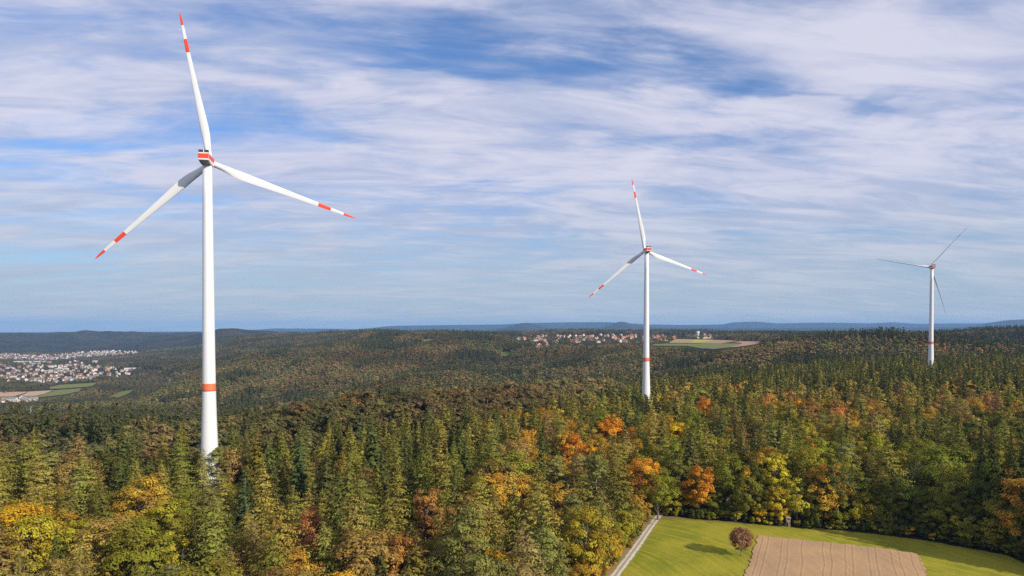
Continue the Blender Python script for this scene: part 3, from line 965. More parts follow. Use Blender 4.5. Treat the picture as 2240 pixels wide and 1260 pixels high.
# which trees grow where in the near forest: photo x, y of the crown top, spread, kinds, colours of the broadleaves
STANDS = [
    (200, 985, 300, 22, dict(spruce=.8, larch=.1, beech=.1), dict(brown=.5, amber=.5)),
    (230, 1035, 230, 20, dict(beech=.5, spruce=.15, larch=.35), dict(amber=.25, yellow_green=.35, yellow=.1, green=.3)),
    (480, 1010, 90, 30, dict(beech=.5, larch=.35, spruce=.15), dict(amber=.25, yellow_green=.5, green=.25)),
    (200, 1130, 330, 90, dict(larch=.54, beech=.32, spruce=.09, pine=.05), dict(brown=.24, amber=.26, yellow=.08, green=.25, yellow_green=.17)),
    (640, 1040, 80, 60, dict(spruce=.75, larch=.2, beech=.05), dict(brown=1.)),
    (880, 960, 230, 50, dict(spruce=.72, larch=.24, beech=.04), dict(amber=.5, brown=.5)),
    (960, 1060, 190, 50, dict(larch=.52, spruce=.2, beech=.28), dict(amber=.35, brown=.35, green=.3)),
    (820, 1190, 300, 70, dict(beech=.46, larch=.38, pine=.1, spruce=.06), dict(amber=.38, brown=.3, rust=.08, yellow=.08, yellow_green=.16)),
    (1230, 1180, 130, 80, dict(pine=.42, larch=.3, beech=.28), dict(amber=.4, brown=.2, yellow=.15, green=.25)),
    (1280, 960, 110, 45, dict(beech=.78, larch=.12, spruce=.1), dict(orange=.5, amber=.4, brown=.1)),
    (1340, 1060, 80, 70, dict(larch=.55, pine=.2, beech=.25), dict(amber=.7, yellow_green=.3)),
    (1440, 905, 70, 40, dict(spruce=.85, larch=.15), dict(amber=1.)),
    (1750, 970, 330, 60, dict(larch=.46, spruce=.12, beech=.42), dict(green=.5, amber=.2, orange=.06, yellow_green=.24)),
    (1560, 880, 160, 30, dict(larch=.4, spruce=.3, beech=.3), dict(amber=.3, orange=.15, green=.55)),
    (1950, 868, 330, 24, dict(beech=.55, larch=.35, spruce=.1), dict(amber=.4, rust=.12, brown=.2, green=.28)),
    (2000, 812, 400, 24, dict(spruce=.86, larch=.1, beech=.04), dict(amber=1.)),
    (2150, 960, 130, 80, dict(beech=.85, larch=.1, spruce=.05), dict(dark_green=.5, green=.38, brown=.12)),
    (1620, 1050, 200, 60, dict(beech=.75, larch=.15, pine=.1), dict(green=.55, yellow_green=.22, yellow=.08, dark_green=.15)),
    (2020, 1090, 250, 70, dict(beech=.88, larch=.12), dict(green=.36, dark_green=.5, yellow_green=.06, amber=.08)),  # more dark green here puts this edge's deep shade into the leaf colour
    (1310, 1120, 60, 90, dict(larch=.45, pine=.3, beech=.25), dict(amber=.5, yellow=.3, yellow_green=.2)),
]
KINDS = ['spruce', 'larch', 'pine', 'beech']


def near_points():
    pts = []
    gy = 70.0
    while gy < 960:
        step = 10.2 if gy < 300 else 8.8
        x0, x1 = -0.83 * gy - 40, 0.83 * gy + 60
        gx = np.arange(x0, x1, step)
        jx = gx + (RNG.random(len(gx)) - 0.5) * step * 0.9
        jy = gy + (RNG.random(len(gx)) - 0.5) * step * 0.9
        pts.append(np.stack([jx, jy], 1))
        gy += step
    # the closed stand beyond the meadow's eastern corner
    ex, ey = np.meshgrid(np.arange(163, 232, 6.0), np.arange(130, 240, 6.0))
    ex = ex.ravel() + (RNG.random(ex.size) - 0.5) * 4; ey = ey.ravel() + (RNG.random(ey.size) - 0.5) * 4
    pts.append(np.stack([ex, ey], 1))
    p = np.concatenate(pts)
    u = p[:, 0] / p[:, 1]
    ed = np.interp(u, COL_U, EDGE_D)
    p = p[p[:, 1] < ed * 1.12]
    return p


def dist_poly(p, line):
    line = np.array(line)
    best = np.full(len(p), 1e9)
    for i in range(len(line) - 1):
        a, b = line[i], line[i + 1]
        d = b - a
        t = np.clip(((p - a) @ d) / (d @ d), 0, 1)
        q = a + t[:, None] * d
        best = np.minimum(best, np.linalg.norm(p - q, axis=1))
    return best


# turbines first get their spots so that the forest leaves room for them
TURBINES = [
    # tower top px, py, depth, rotor heading, blade angles, pitch of the blades, label
    dict(px=453.5, py=352, d=270, head=-11, az=101.0, pitch=6, label='tall white wind turbine with red-banded blades towering over the mixed forest edge beside the valley'),
    dict(px=1414.5, py=548, d=560, head=-6, az=101, pitch=6, label='white wind turbine with red-banded blades rising behind dark spruces below the distant village fields'),
    dict(px=2038.5, py=584, d=806, head=11, az=52, pitch=82, label='wind turbine with thin dark feathered blades standing among the spruce band beyond the forest'),
]
for t in TURBINES:
    t['hub'] = at_depth(t['px'], t['py'], t['d'])

# single trees picked out in the photograph: x, y of the top, height, kind, form, tint, width, label
SPECIAL = [
    (1692, 985, 24, 'beech', 0, (0.36, 0.30, 0.02), 1.0, 'tall bright yellow maple on the forest edge behind the hunting stand'),
    (1706, 1060, 15, 'edge', 0, (0.34, 0.25, 0.02), 0.85, 'lower yellow bushy tree right at the meadow edge near the hunting stand'),
    (1335, 898, 25, 'beech', 1, (0.48, 0.19, 0.015), 1.25, 'large glowing orange beech among dark spruces in front of the second turbine'),
    (1250, 940, 22, 'beech', 2, (0.42, 0.15, 0.018), 1.0, 'rich orange beech standing beside the largest orange beech'),
    (1484, 918, 20, 'beech', 3, (0.55, 0.36, 0.02), 1.15, 'bright golden yellow tree crown rising out of olive larches'),
    (1545, 862, 24, 'beech', 4, (0.42, 0.16, 0.02), 0.9, 'narrow orange tree among the larches below the field-crowned hill'),
    (680, 1108, 21, 'beech', 2, (0.235, 0.092, 0.034), 0.95, 'red-leaved beech standing in the gap beside the tall green fir'),
    (368, 1148, 19, 'edge', 1, (0.26, 0.21, 0.02), 0.95, 'round yellow-green maple with a dense globe crown between larches'),
    (930, 1062, 22, 'beech', 0, (0.25, 0.125, 0.035), 1.05, 'domed copper-brown beech beneath the olive larches'),
    (2080, 1005, 24, 'beech', 1, (0.235, 0.225, 0.032), 0.95, 'pale lime-green ash with open crown on the shaded forest edge'),
    (2165, 1000, 24, 'beech', 3, (0.225, 0.215, 0.032), 0.9, 'second pale lime-green ash on the forest edge, half behind its neighbour'),
    (1440, 1022, 20, 'beech', 4, (0.15, 0.15, 0.018), 1.0, 'green oak overhanging the head of the gravel track'),
    (1480, 985, 23, 'beech', 2, (0.105, 0.10, 0.02), 1.05, 'olive-green oak behind the head of the gravel track'),
    (1830, 1010, 23, 'beech', 0, (0.08, 0.088, 0.02), 1.1, 'broad dark green oak on the meadow edge beyond the hunting stand'),
    (655, 968, 31, 'spruce', 0, (0.062, 0.078, 0.026), 1.2, 'tall broad green fir on the crest near the largest turbine'),
    (475, 1085, 27, 'larch', 1, (0.155, 0.155, 0.03), 1.25, 'tall spreading yellow-green pine-like larch with its trunk showing'),
    (530, 1020, 28, 'spruce', 1, (0.055, 0.068, 0.026), 1.15, 'wide grey-green fir just below the foot of the largest turbine'),
    (441, 984, 26, 'larch', 0, (0.17, 0.15, 0.028), 0.95, 'olive larch covering the foot of the largest turbine tower'),
    (480, 976, 26, 'pine', 0, (0.125, 0.12, 0.032), 0.9, 'olive pine in front of the largest turbine tower foot'),
    (715, 1140, 24, 'larch', 2, (0.16, 0.155, 0.035), 1.1, 'pale green pointed larch beside the red-leaved beech'),
    (1404, 860, 28, 'spruce', 1, (0.052, 0.054, 0.017), 0.95, 'slim dark spruce standing before the foot of the second turbine'),
    (1432, 853, 29, 'spruce', 2, (0.060, 0.060, 0.018), 1.15, 'broad dark fir standing before the foot of the second turbine'),
]


def top_spot(px, py, H, z=FIELD_Z):
    d = ray(px, py)
    t = (z + H - CAM_Z) / d[2]
    return np.array([d[0] * t, d[1] * t])


def individual(kind, form, loc, rz, scale, tint, name, label, cat, group):
    H, crown, trunk, whole = FORMS[kind][form]
    root = obj(name, None, loc=loc, label=label, cat=cat, group=group)
    root.rotation_euler = (math.sin(rz * 7) * 0.035, math.cos(rz * 11) * 0.035, rz)
    root.scale = scale
    a = obj('trunk', trunk, root)
    b = obj('crown', crown, root)
    b['tint'] = [float(q) for q in tint]
    return root


LABELS = {
    ('spruce', 'spruce'): ('spruce_tree', 'dark green spruce with layered drooping branches in the near forest', 'dark spruces of the near forest'),
    ('spruce', 'spruce_olive'): ('spruce_tree', 'olive green fir with layered branches in the near forest', 'olive firs of the near forest'),
    ('larch', 'larch'): ('larch_tree', 'yellow-green larch with feathery cone crown in the near forest', 'yellow-green larches of the near forest'),
    ('larch', 'larch_green'): ('larch_tree', 'mid green larch with feathery cone crown in the near forest', 'green larches of the near forest'),
    ('larch', 'larch_brown'): ('larch_tree', 'brownish larch with thin feathery crown in the near forest', 'brown larches of the near forest'),
    ('pine', 'pine'): ('pine_tree', 'grey-green pine with tufted crown on a bare reddish trunk', 'grey-green pines of the near forest'),
    ('beech', 'green'): ('broadleaf_tree', 'green round-crowned broadleaf tree in the near forest', 'green broadleaf trees of the near forest'),
    ('beech', 'dark_green'): ('broadleaf_tree', 'dark green round-crowned broadleaf tree in the near forest', 'dark green broadleaf trees'),
    ('beech', 'yellow_green'): ('broadleaf_tree', 'yellow-green round-crowned broadleaf tree in the near forest', 'yellow-green broadleaf trees'),
    ('beech', 'yellow'): ('broadleaf_tree', 'golden yellow autumn broadleaf tree in the near forest', 'golden broadleaf trees'),
    ('beech', 'orange'): ('broadleaf_tree', 'orange autumn broadleaf tree in the near forest', 'orange broadleaf trees'),
    ('beech', 'amber'): ('broadleaf_tree', 'amber autumn beech tree in the near forest', 'amber beeches'),
    ('beech', 'brown'): ('broadleaf_tree', 'brown-leaved autumn beech tree in the near forest', 'brown beeches'),
    ('beech', 'rust'): ('broadleaf_tree', 'rust-red autumn beech tree in the near forest', 'rust-red beeches'),
}
LIMIT = {'spruce': 150, 'larch': 230, 'pine': 90, 'beech': 260}


def build_near_forest():
    p = near_points()
    keep = np.ones(len(p), bool)
    keep &= ~inside(MEADOW, p[:, 0], p[:, 1])
    keep &= dist_poly(p, TRACK_C) > 4.6
    keep &= dist_poly(p, MEADOW[:9]) > 2.6
    for t in TURBINES:
        keep &= np.hypot(p[:, 0] - t['hub'][0], p[:, 1] - t['hub'][1]) > 6.0
    # keep the single trees' spots clear, and what would hide them thinner
    for s in SPECIAL:
        q = top_spot(s[0], s[1], s[2])
        keep &= np.hypot(p[:, 0] - q[0], p[:, 1] - q[1]) > 4.2
    keep &= (RNG.random(len(p)) > 0.11) | (p[:, 1] > 330) | (p[:, 0] > 158)      # random trees left out to open dark gaps for contrast
    p = p[keep]
    n = len(p)
    z = terrain(p[:, 0], p[:, 1])
    top = np.stack([p[:, 0], p[:, 1], z + 25.0], 1)
    px, py = project(top)
    w = np.zeros((n, 4)); wb = np.zeros((n, len(TINT)))
    names = list(TINT)
    for sx, sy, rx, ry, kinds, cols in STANDS:
        g = np.exp(-((px - sx) / rx) ** 2 - ((py - sy) / ry) ** 2) + 1e-7
        for i, kd in enumerate(KINDS):
            w[:, i] += g * kinds.get(kd, 0)
        for cn, cw in cols.items():
            wb[:, names.index(cn)] += g * cw
    w /= w.sum(1, keepdims=True); wb /= wb.sum(1, keepdims=True)
    # trees grow in small clusters of one kind
    cl = [fbm(p[:, 0] / 22.0 + 31 * i, p[:, 1] / 22.0, 60 + i, 2) for i in range(4)]
    g = np.stack([w[:, i] * np.exp((cl[i] - 0.5) * 7.0) for i in range(4)], 1)
    g /= g.sum(1, keepdims=True)
    r = RNG.random(n)
    kind = (np.cumsum(g, 1) < r[:, None]).sum(1).clip(0, 3)
    # forest rim along the meadow is broadleaved
    rim = np.minimum(dist_poly(p, MEADOW[:9]), dist_poly(p, TRACK_C))
    kind = np.where((rim < 13) & (p[:, 0] > 50), 3, kind)
    kind = np.where((p[:, 0] > 162) & (p[:, 1] < 240), 0, kind)
    r2 = RNG.random(n)
    bcol = (np.cumsum(wb, 1) < r2[:, None]).sum(1).clip(0, len(names) - 1)
    cnames = []
    for i in range(n):
        kd = KINDS[kind[i]]; q = RNG.random()
        if kd == 'spruce': cnames.append('spruce' if q < 0.62 else 'spruce_olive')
        elif kd == 'larch': cnames.append('larch' if q < 0.5 else ('larch_green' if q < 0.86 else 'larch_brown'))
        elif kd == 'pine': cnames.append('pine')
        else: cnames.append(names[bcol[i]])
    sizes = RNG.uniform(0.56, 1.13, n)
    sizes = np.where(p[:, 1] > 600, sizes * 0.6 + 0.44, sizes)
    wid = RNG.uniform(0.9, 1.25, n) * sizes * np.where(p[:, 1] < 300, 1.1, 1.0)
    sizes = np.where(p[:, 1] < 300, sizes * 1.04, sizes)
    turn = RNG.random(n) * 6.283
    form = np.array([RNG.integers(len(FORMS[KINDS[k]])) for k in kind])
    tint = np.array([TINT[c] for c in cnames]) * RNG.uniform(0.86, 1.42, (n, 1)) * RNG.uniform(0.92, 1.08, (n, 3))
    # trees near the turbine feet stay a little lower, so the towers show as in the photograph
    pxt, pyt = project(np.stack([p[:, 0], p[:, 1], z + 25], 1))
    for t, lim in zip(TURBINES, (990, 866, 788)):
        near = (np.abs(pxt - t['px'] - 6) < 24 * 270 / t['d'] + 12) & (p[:, 1] < t['d'] + 4)
        for i in np.nonzero(near)[0]:
            H = FORMS[KINDS[kind[i]]][form[i]][0]
            for _ in range(14):
                _, yy = project(np.array([p[i, 0], p[i, 1], z[i] + H * sizes[i]]))
                if yy > lim - 4: break
                sizes[i] *= 0.95
    for sp in list(SPECIAL) + [(1995, 1000, 21, 'edge', 0, 0, 0.8, '')]:
        q = top_spot(sp[0], sp[1], sp[2])
        half = sp[6] * 4.2 * F / q[1]; tall = sp[2] * F / q[1]
        hid = np.nonzero((p[:, 1] < q[1] - 2) & (p[:, 1] > q[1] - 75) & (np.abs(pxt - sp[0]) < half + 3.5 * F / p[:, 1]))[0]
        for i in hid:
            H1 = FORMS[KINDS[kind[i]]][form[i]][0]
            for _ in range(12):
                _, yy = project(np.array([p[i, 0], p[i, 1], z[i] + H1 * sizes[i]]))
                if yy > sp[1] + 0.5 * tall: break
                sizes[i] *= 0.93; wid[i] *= 0.96
    east = (p[:, 0] > 160) & (p[:, 1] < 240)          # tall stand beyond the meadow's eastern side, source of the long shadow
    sizes = np.where(east, RNG.uniform(1.1, 1.35, n), sizes)
    loc = np.stack([p[:, 0], p[:, 1], z - 0.1], 1)
    # which ones stand out as single trees: in the frame and largest
    H = np.array([FORMS[KINDS[k]][f][0] for k, f in zip(kind, form)]) * sizes
    qx, qy = project(loc + np.stack([np.zeros(n), np.zeros(n), H * 0.85], 1))
    inframe = (qx > -20) & (qx < 2260) & (qy < 1275)
    app = np.where(inframe, H / p[:, 1], 0)
    single = np.zeros(n, bool)
    for k, kd in enumerate(KINDS):
        c = np.nonzero((kind == k) & (app > 0))[0]
        single[c[np.argsort(-app[c])][:LIMIT[kd]]] = True
    spots = [(top_spot(q[0], q[1], q[2]), q[7].split(',')[0]) for q in SPECIAL]
    short = ['the yellow maple by the hunting stand', 'the low yellow tree at the meadow edge', 'the largest orange beech', 'the second orange beech', 'the golden yellow crown', 'the narrow orange tree', 'the red-leaved beech',
             'the round yellow-green maple', 'the domed copper beech', 'the first lime-green ash', 'the second lime-green ash', 'the oak over the track head', 'the olive oak behind the track', 'the broad dark oak',
             'the tall broad fir', 'the spreading yellow-green larch', 'the wide grey-green fir', 'the larch at the tower foot', 'the pine at the tower foot', 'the pale pointed larch', 'the slim spruce before the second turbine', 'the broad fir before the second turbine']
    track = dist_poly(p, TRACK_C); rimd = dist_poly(p, MEADOW[:9])
    edged = np.interp(p[:, 0] / p[:, 1], COL_U, EDGE_D) - p[:, 1]
    t1 = np.hypot(p[:, 0] - TURBINES[0]['hub'][0], p[:, 1] - TURBINES[0]['hub'][1])
    for i in np.nonzero(single)[0]:
        kd = KINDS[kind[i]]
        nm, lb, gp = LABELS[(kd, cnames[i])]
        ds = [np.hypot(*(p[i] - q[0])) for q in spots]
        kn = int(np.argmin(ds))
        if ds[kn] < 17: where = ('right beside ' if ds[kn] < 9 else 'near ') + short[kn]
        elif track[i] < 20: where = 'along the forest side of the gravel track'
        elif rimd[i] < 13: where = 'in the front row above the meadow'
        elif rimd[i] < 32: where = 'in the second rank behind the meadow edge'
        elif t1[i] < 32: where = 'at the foot of the largest turbine'
        elif t1[i] < 65: where = 'in the wood around the largest turbine'
        elif edged[i] < 35: where = 'on the plateau rim above the valley'
        elif ds[kn] < 34: where = 'a few trees away from ' + short[kn]
        elif track[i] < 75: where = 'deep in the wood west of the gravel track'
        else: where = 'in the closed forest between turbine and track'
        size_w = 'tall' if sizes[i] > 0.97 else ('small' if sizes[i] < 0.82 else 'mid-sized')
        shape_w = 'broad' if wid[i] / sizes[i] > 1.26 else ('slim' if wid[i] / sizes[i] < 1.06 else '')
        what = lb.split(' in the near forest')[0].split(' with ')[0].split(' on a ')[0]
        text = ' '.join(q for q in (size_w, shape_w, what, where) if q)
        if len(text.split()) > 16: text = ' '.join((size_w, what.replace('round-crowned ', '').replace('autumn ', ''), where))
        individual(kd, int(form[i]), loc[i], turn[i], (wid[i], wid[i], sizes[i]), tint[i], nm, text, 'tree', gp)
    rest = np.nonzero(~single)[0]
    far = p[rest, 1] > 330
    fidx = np.empty(len(rest), int)
    for q, i in enumerate(rest):
        kd = KINDS[kind[i]]
        if far[q] and 'mid_' + kd in FORMS:
            kd2 = 'mid_' + kd; fidx[q] = PROTO_INDEX[(kd2, int(form[i]) % len(FORMS[kd2]))]
        else:
            fidx[q] = PROTO_INDEX[(kd, int(form[i]))]
    scatter('plateau_forest', loc[rest], fidx, turn[rest], np.stack([wid[rest], wid[rest], sizes[rest]], 1), tint[rest],
            label='dense autumn forest of spruce, larch and beech covering the plateau', cat='forest', kind='stuff')
    # picked-out trees
    for i, s in enumerate(SPECIAL):
        q = top_spot(s[0], s[1], s[2])
        H0 = FORMS[s[3]][s[4]][0]
        sc = s[2] / H0
        nm = {'beech': 'broadleaf_tree', 'edge': 'broadleaf_tree', 'spruce': 'fir_tree', 'larch': 'larch_tree', 'pine': 'pine_tree'}[s[3]]
        individual(s[3], s[4], (q[0], q[1], float(terrain(q[0], q[1])) - 0.1), i * 1.7, (sc * s[6] * (23 / s[2] if s[3] == 'beech' else 1) ** 0.3,) * 2 + (sc,), [1.45 * q for q in s[5]], nm, s[7], 'tree', None)
    # rim trees with crowns down to the grass, and low shrubs along the meadow and the track
    rng = np.random.default_rng(5)
    line = [np.array(q) for q in MEADOW[:9]] + [np.array((165, 192)), np.array((187, 175))]
    cols = [('green', .44), ('yellow_green', .18), ('amber', .05), ('dark_green', .27), ('yellow', .06)]
    def walk(line, step, off, fn):
        for i in range(len(line) - 1):
            a, b = line[i], line[i + 1]
            L = np.linalg.norm(b - a); d = (b - a) / L; nn = np.array([-d[1], d[0]])
            s = rng.random() * step
            while s < L:
                fn(a + d * s + nn * (off + rng.normal() * 0.8), i)
                s += step * rng.uniform(0.7, 1.3)
    def pick():
        q = rng.random(); c = 0
        for nm, wgt in cols:
            c += wgt
            if q < c: return nm
        return 'green'
    def describe(q, cn, sz, what):
        d = np.hypot(*(q - HUNT))
        if d < 8: w = 'next to the hunting stand'
        elif d < 16: w = 'a few steps from the hunting stand'
        elif q[0] > 158: w = 'on the eastern side of the meadow'
        elif q[0] > HUNT[0] + 36: w = 'at the shaded end of the meadow edge'
        elif q[0] > HUNT[0]: w = 'on the meadow edge east of the hunting stand'
        elif np.hypot(*(q - np.array(TRACK_C[0]))) < 14: w = 'where the track enters the wood'
        else: w = 'on the meadow edge between hunting stand and track'
        return '%s %s %s %s' % ('large' if sz > 1.05 else ('small' if sz < 0.85 else 'middling'), cn.replace('_', '-'), what, w)

    def describe2(q, cn, sz, what):
        t = q[1] - TRACK_C[0][1]
        w = 'at the head of the gravel track' if t > -14 else ('beside the upper stretch of the gravel track' if t > -35 else ('beside the middle stretch of the gravel track' if t > -58 else 'beside the lower stretch of the gravel track'))
        return '%s %s %s %s' % ('large' if sz > 1.05 else ('small' if sz < 0.85 else 'middling'), cn.replace('_', ' '), what, w)

    def rimtree(q, i):
        if np.hypot(*(q - HUNT)) < 4.0: return
        cn = pick(); sz = rng.uniform(0.75, 1.2); t = np.array(TINT[cn]) * rng.uniform(0.8, 1.2)
        individual('edge', int(rng.integers(3)), (q[0], q[1], FIELD_Z - 0.1), rng.random() * 6.28, (sz, sz, sz * rng.uniform(0.85, 1.15)), t, 'edge_tree',
                   describe(q, cn, sz / 1.0, 'low-branched bushy tree'), 'tree', 'bushy trees along the upper meadow edge')
    def rimshrub(q, i):
        if np.hypot(*(q - HUNT)) < 2.4: return
        cn = pick(); sz = rng.uniform(0.5, 1.15); t = np.array(TINT[cn]) * rng.uniform(0.7, 1.2)
        individual('shrub', int(rng.integers(2)), (q[0], q[1], FIELD_Z - 0.1), rng.random() * 6.28, (sz, sz, sz * rng.uniform(0.8, 1.2)), t, 'edge_shrub',
                   describe(q, cn, sz * 1.2, 'leafy shrub'), 'shrub', 'shrubs along the upper meadow edge')
    walk(line, 5.5, 4.2, rimtree)
    walk(line, 3.0, 1.7, rimshrub)
    left = [np.array(q) for q in TRACK_C[:7]]
    cols[:] = [('amber', .35), ('yellow_green', .25), ('yellow', .14), ('green', .2), ('orange', .06)]
    def tracktree(q, i):
        cn = pick(); sz = rng.uniform(0.55, 0.95); t = np.array(TINT[cn]) * rng.uniform(0.8, 1.2)
        individual('edge', int(rng.integers(3)), (q[0], q[1], FIELD_Z - 0.1), rng.random() * 6.28, (sz, sz, sz * rng.uniform(0.85, 1.15)), t, 'edge_tree',
                   describe2(q, cn, sz * 1.3, 'bushy tree'), 'tree', 'bushy trees beside the gravel track')
    def trackshrub(q, i):
        cn = pick(); sz = rng.uniform(0.35, 0.7); t = np.array(TINT[cn]) * rng.uniform(0.7, 1.2)
        individual('shrub', int(rng.integers(2)), (q[0], q[1], FIELD_Z - 0.1), rng.random() * 6.28, (sz, sz, sz * rng.uniform(0.8, 1.2)), t, 'edge_shrub',
                   describe2(q, cn, sz * 1.9, 'low shrub'), 'shrub', 'shrubs beside the gravel track')
    walk(left, 4.6, -4.9, tracktree)
    walk(left, 2.8, -3.2, trackshrub)


HUNT = np.array(P(1723, 1151))
build_near_forest()


def build_meadow_things():
    # lone tree on the meadow
    q = P(1621, 1216)
    H0 = FORMS['beech'][3][0]
    v, f, rn, tb = broadleaf(781, 9.4, 3.5, 0.16, 110, 62, 0.30)
    crown, trunk, whole = tree_meshes('cherry', (v, f, rn, tb), M_LEAF, M_BARK)
    root = obj('cherry_tree', None, loc=(q[0], q[1], FIELD_Z), label='lone small russet-leaved tree standing on the mown meadow beside the ploughed field', cat='tree')
    obj('trunk', trunk, root)
    c = obj('crown', crown, root); c['tint'] = [0.25, 0.125, 0.07]
    # bare tree on the shaded rim
    s = top_spot(1995, 1000, 21)
    tr, tw = bare_tree(31, 21)
    root = obj('bare_tree', None, loc=(s[0], s[1], FIELD_Z), label='leafless pale-branched dead tree between green crowns on the forest edge', cat='tree')
    obj('trunk', tr.mesh('bare_trunk', M_DEAD), root); obj('branches', tw.mesh('bare_branches', M_DEAD), root)
    for bx, by, hh, sd, lab in ((345, 1082, 20, 41, 'grey leafless snag with thin branches among olive larches'), (412, 1060, 22, 43, 'tall bare brown snag below the foot of the largest turbine')):
        q2 = top_spot(bx, by, hh); t2, w2 = bare_tree(sd, hh)
        root = obj('bare_tree', None, loc=(q2[0], q2[1], float(terrain(q2[0], q2[1]))), label=lab, cat='tree')
        obj('trunk', t2.mesh('bare_trunk', M_DEAD), root); obj('branches', w2.mesh('bare_branches', M_DEAD), root)
    # raised hunting stand
    m_wood = paint('weathered_board', (0.24, 0.16, 0.11), 0.9, 0.25, 1.5)
    m_light = paint('pale_board', (0.46, 0.42, 0.38), 0.8, 0.15, 2.0)
    root = obj('hunting_stand', None, loc=(HUNT[0], HUNT[1], FIELD_Z), label='small raised wooden hunting stand with an open cabin at the meadow edge', cat='hunting stand')
    for sx in (-1, 1):
        for sy in (-1, 1):
            b = MB(); b.tube([(sx * 0.72, sy * 0.72, -0.15), (sx * 0.6, sy * 0.6, 1.75)], 0.075, 6)
            obj('leg', b.mesh('leg', m_wood), root)
    b = MB(); b.box((0, 0, 1.76), (1.5, 1.5, 0.1)); obj('floor', b.mesh('floor', m_wood), root)
    for i in range(5):
        b = MB(); b.box((0, -0.70, 1.87 + i * 0.155), (1.4, 0.04, 0.145)); obj('board', b.mesh('board', m_wood), root)
    for sx in (-1, 1):
        b = MB(); b.box((sx * 0.70, 0, 2.18), (0.04, 1.3, 0.76)); obj('side_panel', b.mesh('side_panel', m_wood), root)
        for sy in (-1, 1):
            b = MB(); b.box((sx * 0.66, sy * 0.66, 2.85), (0.1, 0.1, 0.75)); obj('corner_post', b.mesh('corner_post', m_light), root)
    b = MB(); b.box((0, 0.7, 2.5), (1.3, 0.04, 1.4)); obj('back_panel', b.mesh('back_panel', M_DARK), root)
    b = MB(); b.box((0, -0.05, 3.25), (1.75, 1.75, 0.08)); obj('roof', b.mesh('roof', m_light), root)
    lad = obj('ladder', None, root)
    for sx in (-1, 1):
        b = MB(); b.tube([(sx * 0.25, -1.55, -0.05), (sx * 0.25, -0.76, 1.85)], 0.04, 5); obj('rail', b.mesh('rail', m_light), lad)
    for i in range(6):
        t = (i + 0.5) / 6
        b = MB(); b.box((0, -1.55 + 0.79 * t, 1.9 * t), (0.5, 0.05, 0.05)); obj('rung', b.mesh('rung', m_light), lad)


build_meadow_things()

# ------------------------------------------------------------------ wind turbines
def airfoil(n=20):
    """closed unit section: x from leading edge (-0.3) to trailing edge (0.7), y thickness +-0.5"""
    pts = []
    for k in range(n):
        a = 2 * math.pi * k / n
        x = 0.5 - 0.5 * math.cos(a)           # 0 at leading edge
        y = math.sin(a)
        th = 5 * 0.2 * (0.2969 * math.sqrt(max(x, 0)) - 0.126 * x - 0.3516 * x * x + 0.2843 * x ** 3 - 0.1036 * x ** 4) / 0.2
        pts.append((x, (1 if y >= 0 else -1) * th, 0.5 * math.cos(a), 0.5 * y))
    return pts


BLADE_L = 60.0
ST = [(0.0, 2.3, 1.0, 0.0), (0.03, 2.3, 1.0, 0.0), (0.07, 2.5, 0.84, 13.0), (0.12, 3.05, 0.56, 13.0), (0.17, 3.45, 0.40, 11.5), (0.22, 3.55, 0.32, 10.0), (0.30, 3.2, 0.27, 7.8), (0.40, 2.72, 0.24, 5.6), (0.50, 2.3, 0.22, 4.0), (0.60, 1.95, 0.20, 2.8), (0.70, 1.65, 0.19, 1.8), (0.80, 1.38, 0.18, 1.0), (0.88, 1.16, 0.18, 0.5), (0.94, 0.92, 0.18, 0.2), (0.975, 0.62, 0.18, 0.0), (0.995, 0.28, 0.18, 0.0), (1.0, 0.06, 0.2, 0.0)]
HUB_R = 1.0


def blade_ring(t, grow=0.0):
    r = np.interp(t, [s[0] for s in ST], [s[1] for s in ST]) + grow * 2
    th = np.interp(t, [s[0] for s in ST], [s[2] for s in ST])
    tw = R(np.interp(t, [s[0] for s in ST], [s[3] for s in ST]))
    rnd = max(0.0, min(1.0, (0.15 - t) / 0.12))        # root is a plain cylinder
    out = []
    for x, y, cx, cy in airfoil(22):
        ax = (x - 0.32) * r; ay = y * r * th + (grow if y > 0 else -grow)
        bx = -cx * r; by = cy * r
        X = ax * (1 - rnd) + bx * rnd; Y = ay * (1 - rnd) + by * rnd
        # leading edge turned into the wind by the twist
        c, s = math.cos(-tw), math.sin(-tw)
        out.append((X * c - Y * s, X * s + Y * c + 2.6 * t * t, HUB_R + t * (BLADE_L - HUB_R)))
    return out


def blade_mesh(name, ts, mat, grow=0.0):
    b = MB()
    rings = [blade_ring(t, grow) for t in ts]
    n = len(rings[0])
    vs = [p for r in rings for p in r]
    fs = []
    for i in range(len(rings) - 1):
        for k in range(n):
            k2 = (k + 1) % n
            fs.append((i * n + k2, i * n + k, (i + 1) * n + k, (i + 1) * n + k2))
    b.add(vs, fs, 0, True)
    b.add(rings[-1], [tuple(range(n))[::-1]], 0)
    b.add(rings[0], [tuple(range(n))], 0)
    return b.mesh(name, mat)


